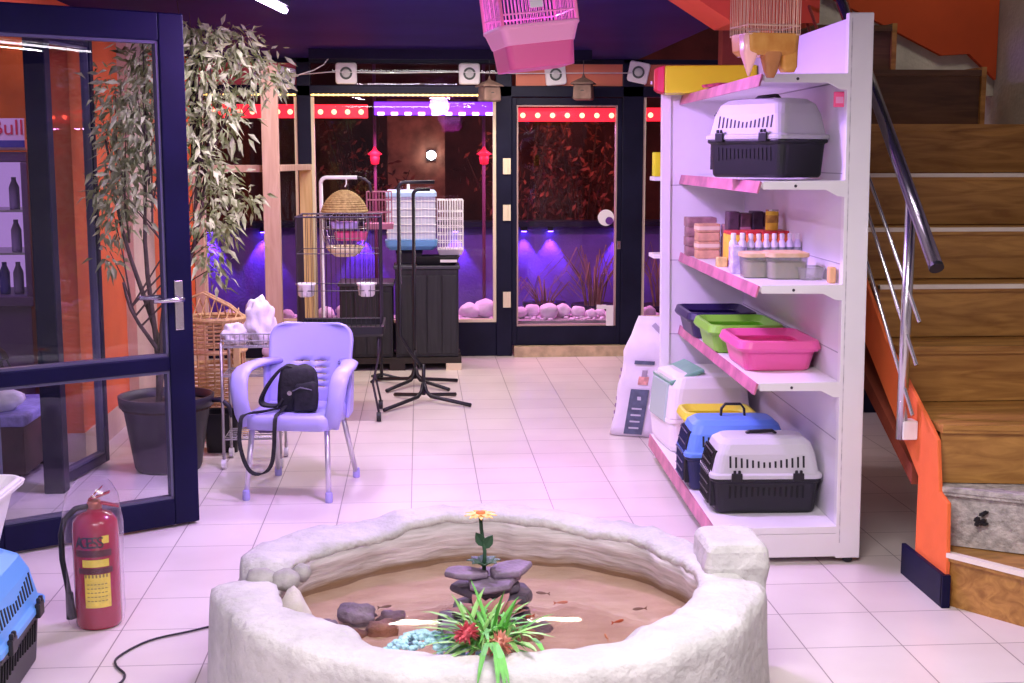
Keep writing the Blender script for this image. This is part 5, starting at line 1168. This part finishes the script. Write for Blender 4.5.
# litter bag on the floor
e = T('litter_bag', 'white printed sack leaning against the far end of the shelf unit', 'sack', (1.270, 7.70, 0), -22); e.scale = (1, 1, .965)
b = MB(); R_ = []
for i in range(15):
    t = i/14; z = .005+.74*t; w = .135*(1-.12*t) if t < .72 else .135*.906*(1-(t-.72)*.9); d = .07*(1-.2*t) if t < .72 else .056*max(.08, (1-t)/.28)
    lean = .11*t; ring = []
    for x, y, _ in rr(w, max(d, .006), min(.03, max(d, .006)*.9), 0, 4):
        q = (.012+.016*t)*noise.noise(Vector((x*14, y*14+3, z*9))); ring.append((x+lean+q, y+q*(1 if d > .02 else .4), z))
    R_.append(ring)
b.rings(R_); b.build('sack', mat('white_woven_sack', (.76, .70, .80), .5, var=.05, scale=9), e, smooth=True)
INK2 = mat('blue_black_print', (.09, .11, .17), .5, var=.2, scale=30)
def onbag(x0, x1, z0, z1, nm, m):
    f = lambda x, z: (x+.11*(z/.745), -(.07*(1-.2*z/.745))-.012, z)
    b = MB(); b.rings([[f(x0, z), f(x1, z), (f(x1, z)[0], f(x1, z)[1]+.004, z), (f(x0, z)[0], f(x0, z)[1]+.004, z)] for z in (z0, z1)]); return b.build(nm, m, e)
onbag(-.045, .065, .02, .30, 'dark_label', INK2)
onbag(-.05, .07, .455, .478, 'dark_bar', INK2)
onbag(-.01, .05, .33, .38, 'salmon_print', mat('salmon_print', (.70, .34, .30), .5, var=.3, scale=30)); onbag(.005, .035, .38, .42, 'grey_print', mat('grey_print', (.35, .30, .36), .5))
b = MB()
for z in (.06, .10, .14, .18): 
    x = .11*(z/.745); b.box((.01+x, -.0845+.014*z/.745*1.0, z), (.06, .002, .010))
b.box((.01+.04, -.0805, .245), (.022, .002, .022)); b.build('label_lines', mat('pale_print', (.55, .55, .62), .5), e)
b = MB()
for k in range(9): z = .05+.045*k; b.box((-.13+.11*z/.745-.004, -.02, z), (.004, .018, .022))
b.build('side_lettering', mat('side_ink', (.40, .25, .42), .5), e)
b = MB(); b.ribbon([(.02+.1, -.03, .70), (.10+.1, -.035, .62), (.13+.08, -.03, .52)], .03, .003, side=(1, .2, 0)); b.build('grey_fold', mat('grey_fold', (.42, .38, .48), .5), e)

# ================================================================ HANGING CAGES
e = T('bird_cage', 'pink plastic and wire cage hanging near the ceiling above the pond', 'cage', (.440, 5.0, 1.975), 8); e.rotation_euler = (math.radians(-2), math.radians(-7), math.radians(14)); e.scale = (.86, .86, .98)
HP = mat('hot_pink_plastic', (.92, .20, .46), .3)
MB().rings([rr(.147, .112, .03, 0), rr(.155, .118, .035, .085), rr(.155, .118, .035, .09)]).build('base_tub', PINK, e, bevel=.004)
MB().rings([rr(.158, .121, .035, .088), rr(.176, .138, .035, .145), rr(.182, .144, .035, .15), rr(.182, .144, .035, .162), rr(.17, .132, .035, .162)]).build('upper_tray', LPINK, e, bevel=.004)  # paler pink here holds the violet bloom in its colour
b = MB(); barbox(b, .165, .128, .16, .43, 20, 14, .0022, (.20, .30)); b.build('wire_bars', LPINK, e)
b = MB()
for sx in (-1, 1):
    for sy in (-1, 1): b.tube([(sx*.168, sy*.13, .16), (sx*.166, sy*.128, .43)], .008, 6)
b.tube([(-.168, -.13, .43), (.168, -.13, .43), (.168, .13, .43), (-.168, .13, .43)], .008, 6, closed=True); b.build('corner_posts', HP, e)
b = MB(); b.box((-.01, -.135, .25), (.06, .008, .07)); b.box((-.035, -.137, .285), (.02, .008, .02)); b.box((.02, -.137, .29), (.018, .008, .02)); b.build('white_card', WPLAS, e, bevel=.004)
MB().tube([(0, 0, .43), (0, 0, .47)], .004, 6).build('hanging_hook', WIRE, e)
e = T('wire_bird_cage', 'brassy wire bird cage with amber cups hanging before the top shelf', 'cage', (1.200, 4.60, 2.065), 10); e.scale = (.81, .81, 1)
BR = mat('brassy_wire', (.78, .50, .38), .3, metal=.7)
b = MB(); barbox(b, .118, .095, .0, .36, 15, 10, .0019, (.03, .16, .30)); b.build('wire_bars', BR, e)
AMB = mat('amber_plastic', (.42, .17, .035), .25, col2=(.54, .27, .07), scale=12)
MB().rings([rr(.100, .08, .03, -.07), rr(.116, .094, .03, -.055), rr(.122, .098, .03, .004)]).build('base_tray', AMB, e, bevel=.003)
def cup(x, y, w, d, h, m, tip=.35, lab=None):
    b = MB(); b.rings([rr(w*tip, d*tip, w*.3, -h, 4, x, y), rr(w*(tip+.25), d*(tip+.25), w*.4, -h*.85, 4, x, y), rr(w*.92, d*.9, w*.4, -h*.45, 4, x, y), rr(w, d, w*.4, 0, 4, x, y)]); b.build('feeder_cup', m, e, smooth=True)
cup(.085, -.05, .040, .036, .125, AMB, .65); cup(.005, -.055, .046, .040, .145, mat('brown_plastic', (.40, .16, .06), .25, var=.2), .35)
cup(-.095, -.055, .036, .034, .14, mat('pale_pink_cup', (.80, .42, .42), .3), .12)
MB().tube([(0, 0, .36), (0, 0, .372)], .005, 6).build('hanging_hook', BR, e)
# ================================================================ LIGHT AND CAMERA
def area(name, loc, rot, size, power, col, sy=None):
    l = bpy.data.lights.new(name, 'AREA'); l.energy = power; l.color = col; l.size = size
    if sy: l.shape = 'RECTANGLE'; l.size_y = sy
    o = bpy.data.objects.new(name, l); COL.objects.link(o); o.location = loc; o.rotation_euler = [math.radians(a) for a in rot]; return o
area('tube_glow_near_stairs', (.75, 3.15, 2.36), (0, 0, 0), 1.3, 40, (1, .92, .93), .02)
area('ceiling_glow_over_camera', (-.3, 1.6, 2.40), (0, 0, 0), 2.2, 62, (1, .87, .95), .5)
area('violet_lamp_glow', (.26, 5.55, 2.36), (0, 0, 0), .25, 28, (.84, .56, 1.0))
area('violet_tube_glow', (-.672, 6.25, 2.32), (0, 0, 7), .06, 22, (.72, .56, 1.0), .62)
area('strip_light_glow', (.25, 10.04, 2.385), (0, 0, 0), 2.0, 34, (1, .86, .70), .012)
area('mid_ceiling_glow', (-.2, 7.9, 2.40), (0, 0, 0), 1.2, 34, (1, .82, .92), .12)
p = bpy.data.lights.new('violet_lamp_spill', 'POINT'); p.energy = 60; p.color = (.50, .22, 1.0); p.shadow_soft_size = .12
o = bpy.data.objects.new('violet_lamp_spill', p); COL.objects.link(o); o.location = (.26, 5.55, 2.27)
for x in spots:
    s_ = bpy.data.lights.new('violet_downlight', 'SPOT'); s_.energy = 40; s_.color = (.24, .07, 1.0); s_.spot_size = math.radians(70); s_.spot_blend = .35; s_.shadow_soft_size = .02
    o = bpy.data.objects.new('violet_downlight', s_); COL.objects.link(o); o.location = (x, 12.84, .91); o.rotation_euler = (math.radians(4), 0, 0)
for x in (-.3, 1.3):
    area('pink_ledge_light', (x, YF+.50, 1.9), (-4, 0, 0), .9, 20, (1.0, .30, .85), .05)
area('side_violet_light', (-2.9, 7.3, 2.7), (20, 0, 0), .8, 16, (.70, .45, 1.0))
area('side_orange_light', (-2.6, 9.0, 2.6), (-50, 0, 0), .8, 14, (1.0, .55, .22))
area('stairwell_fill', (2.7, 6.3, 4.0), (0, 0, 0), .5, 9, (1, .88, .72))  # unseen fill light added to brighten the wall at the stair head
area('garden_red_light', (1.3, 12.5, 2.6), (40, 0, 0), 1.4, 34, (1.0, .22, .16))
w = bpy.data.worlds.new('night'); SC.world = w; w.use_nodes = True
bg = w.node_tree.nodes['Background']; bg.inputs[0].default_value = (.80, .62, .85, 1); bg.inputs[1].default_value = .17
cam = bpy.data.cameras.new('camera'); co = bpy.data.objects.new('camera', cam); COL.objects.link(co)
cam.sensor_width = 36; cam.lens = 1320*36/1024; cam.clip_start = .05
co.location = (0, 0, 1.65); co.rotation_euler = (math.radians(90-7.9568), 0, math.radians(-4.0128))
SC.camera = co
vs = SC.view_settings
vs.view_transform = 'Standard'; vs.look = 'None'; vs.gamma = 1; vs.exposure = .42; vs.use_curve_mapping = False
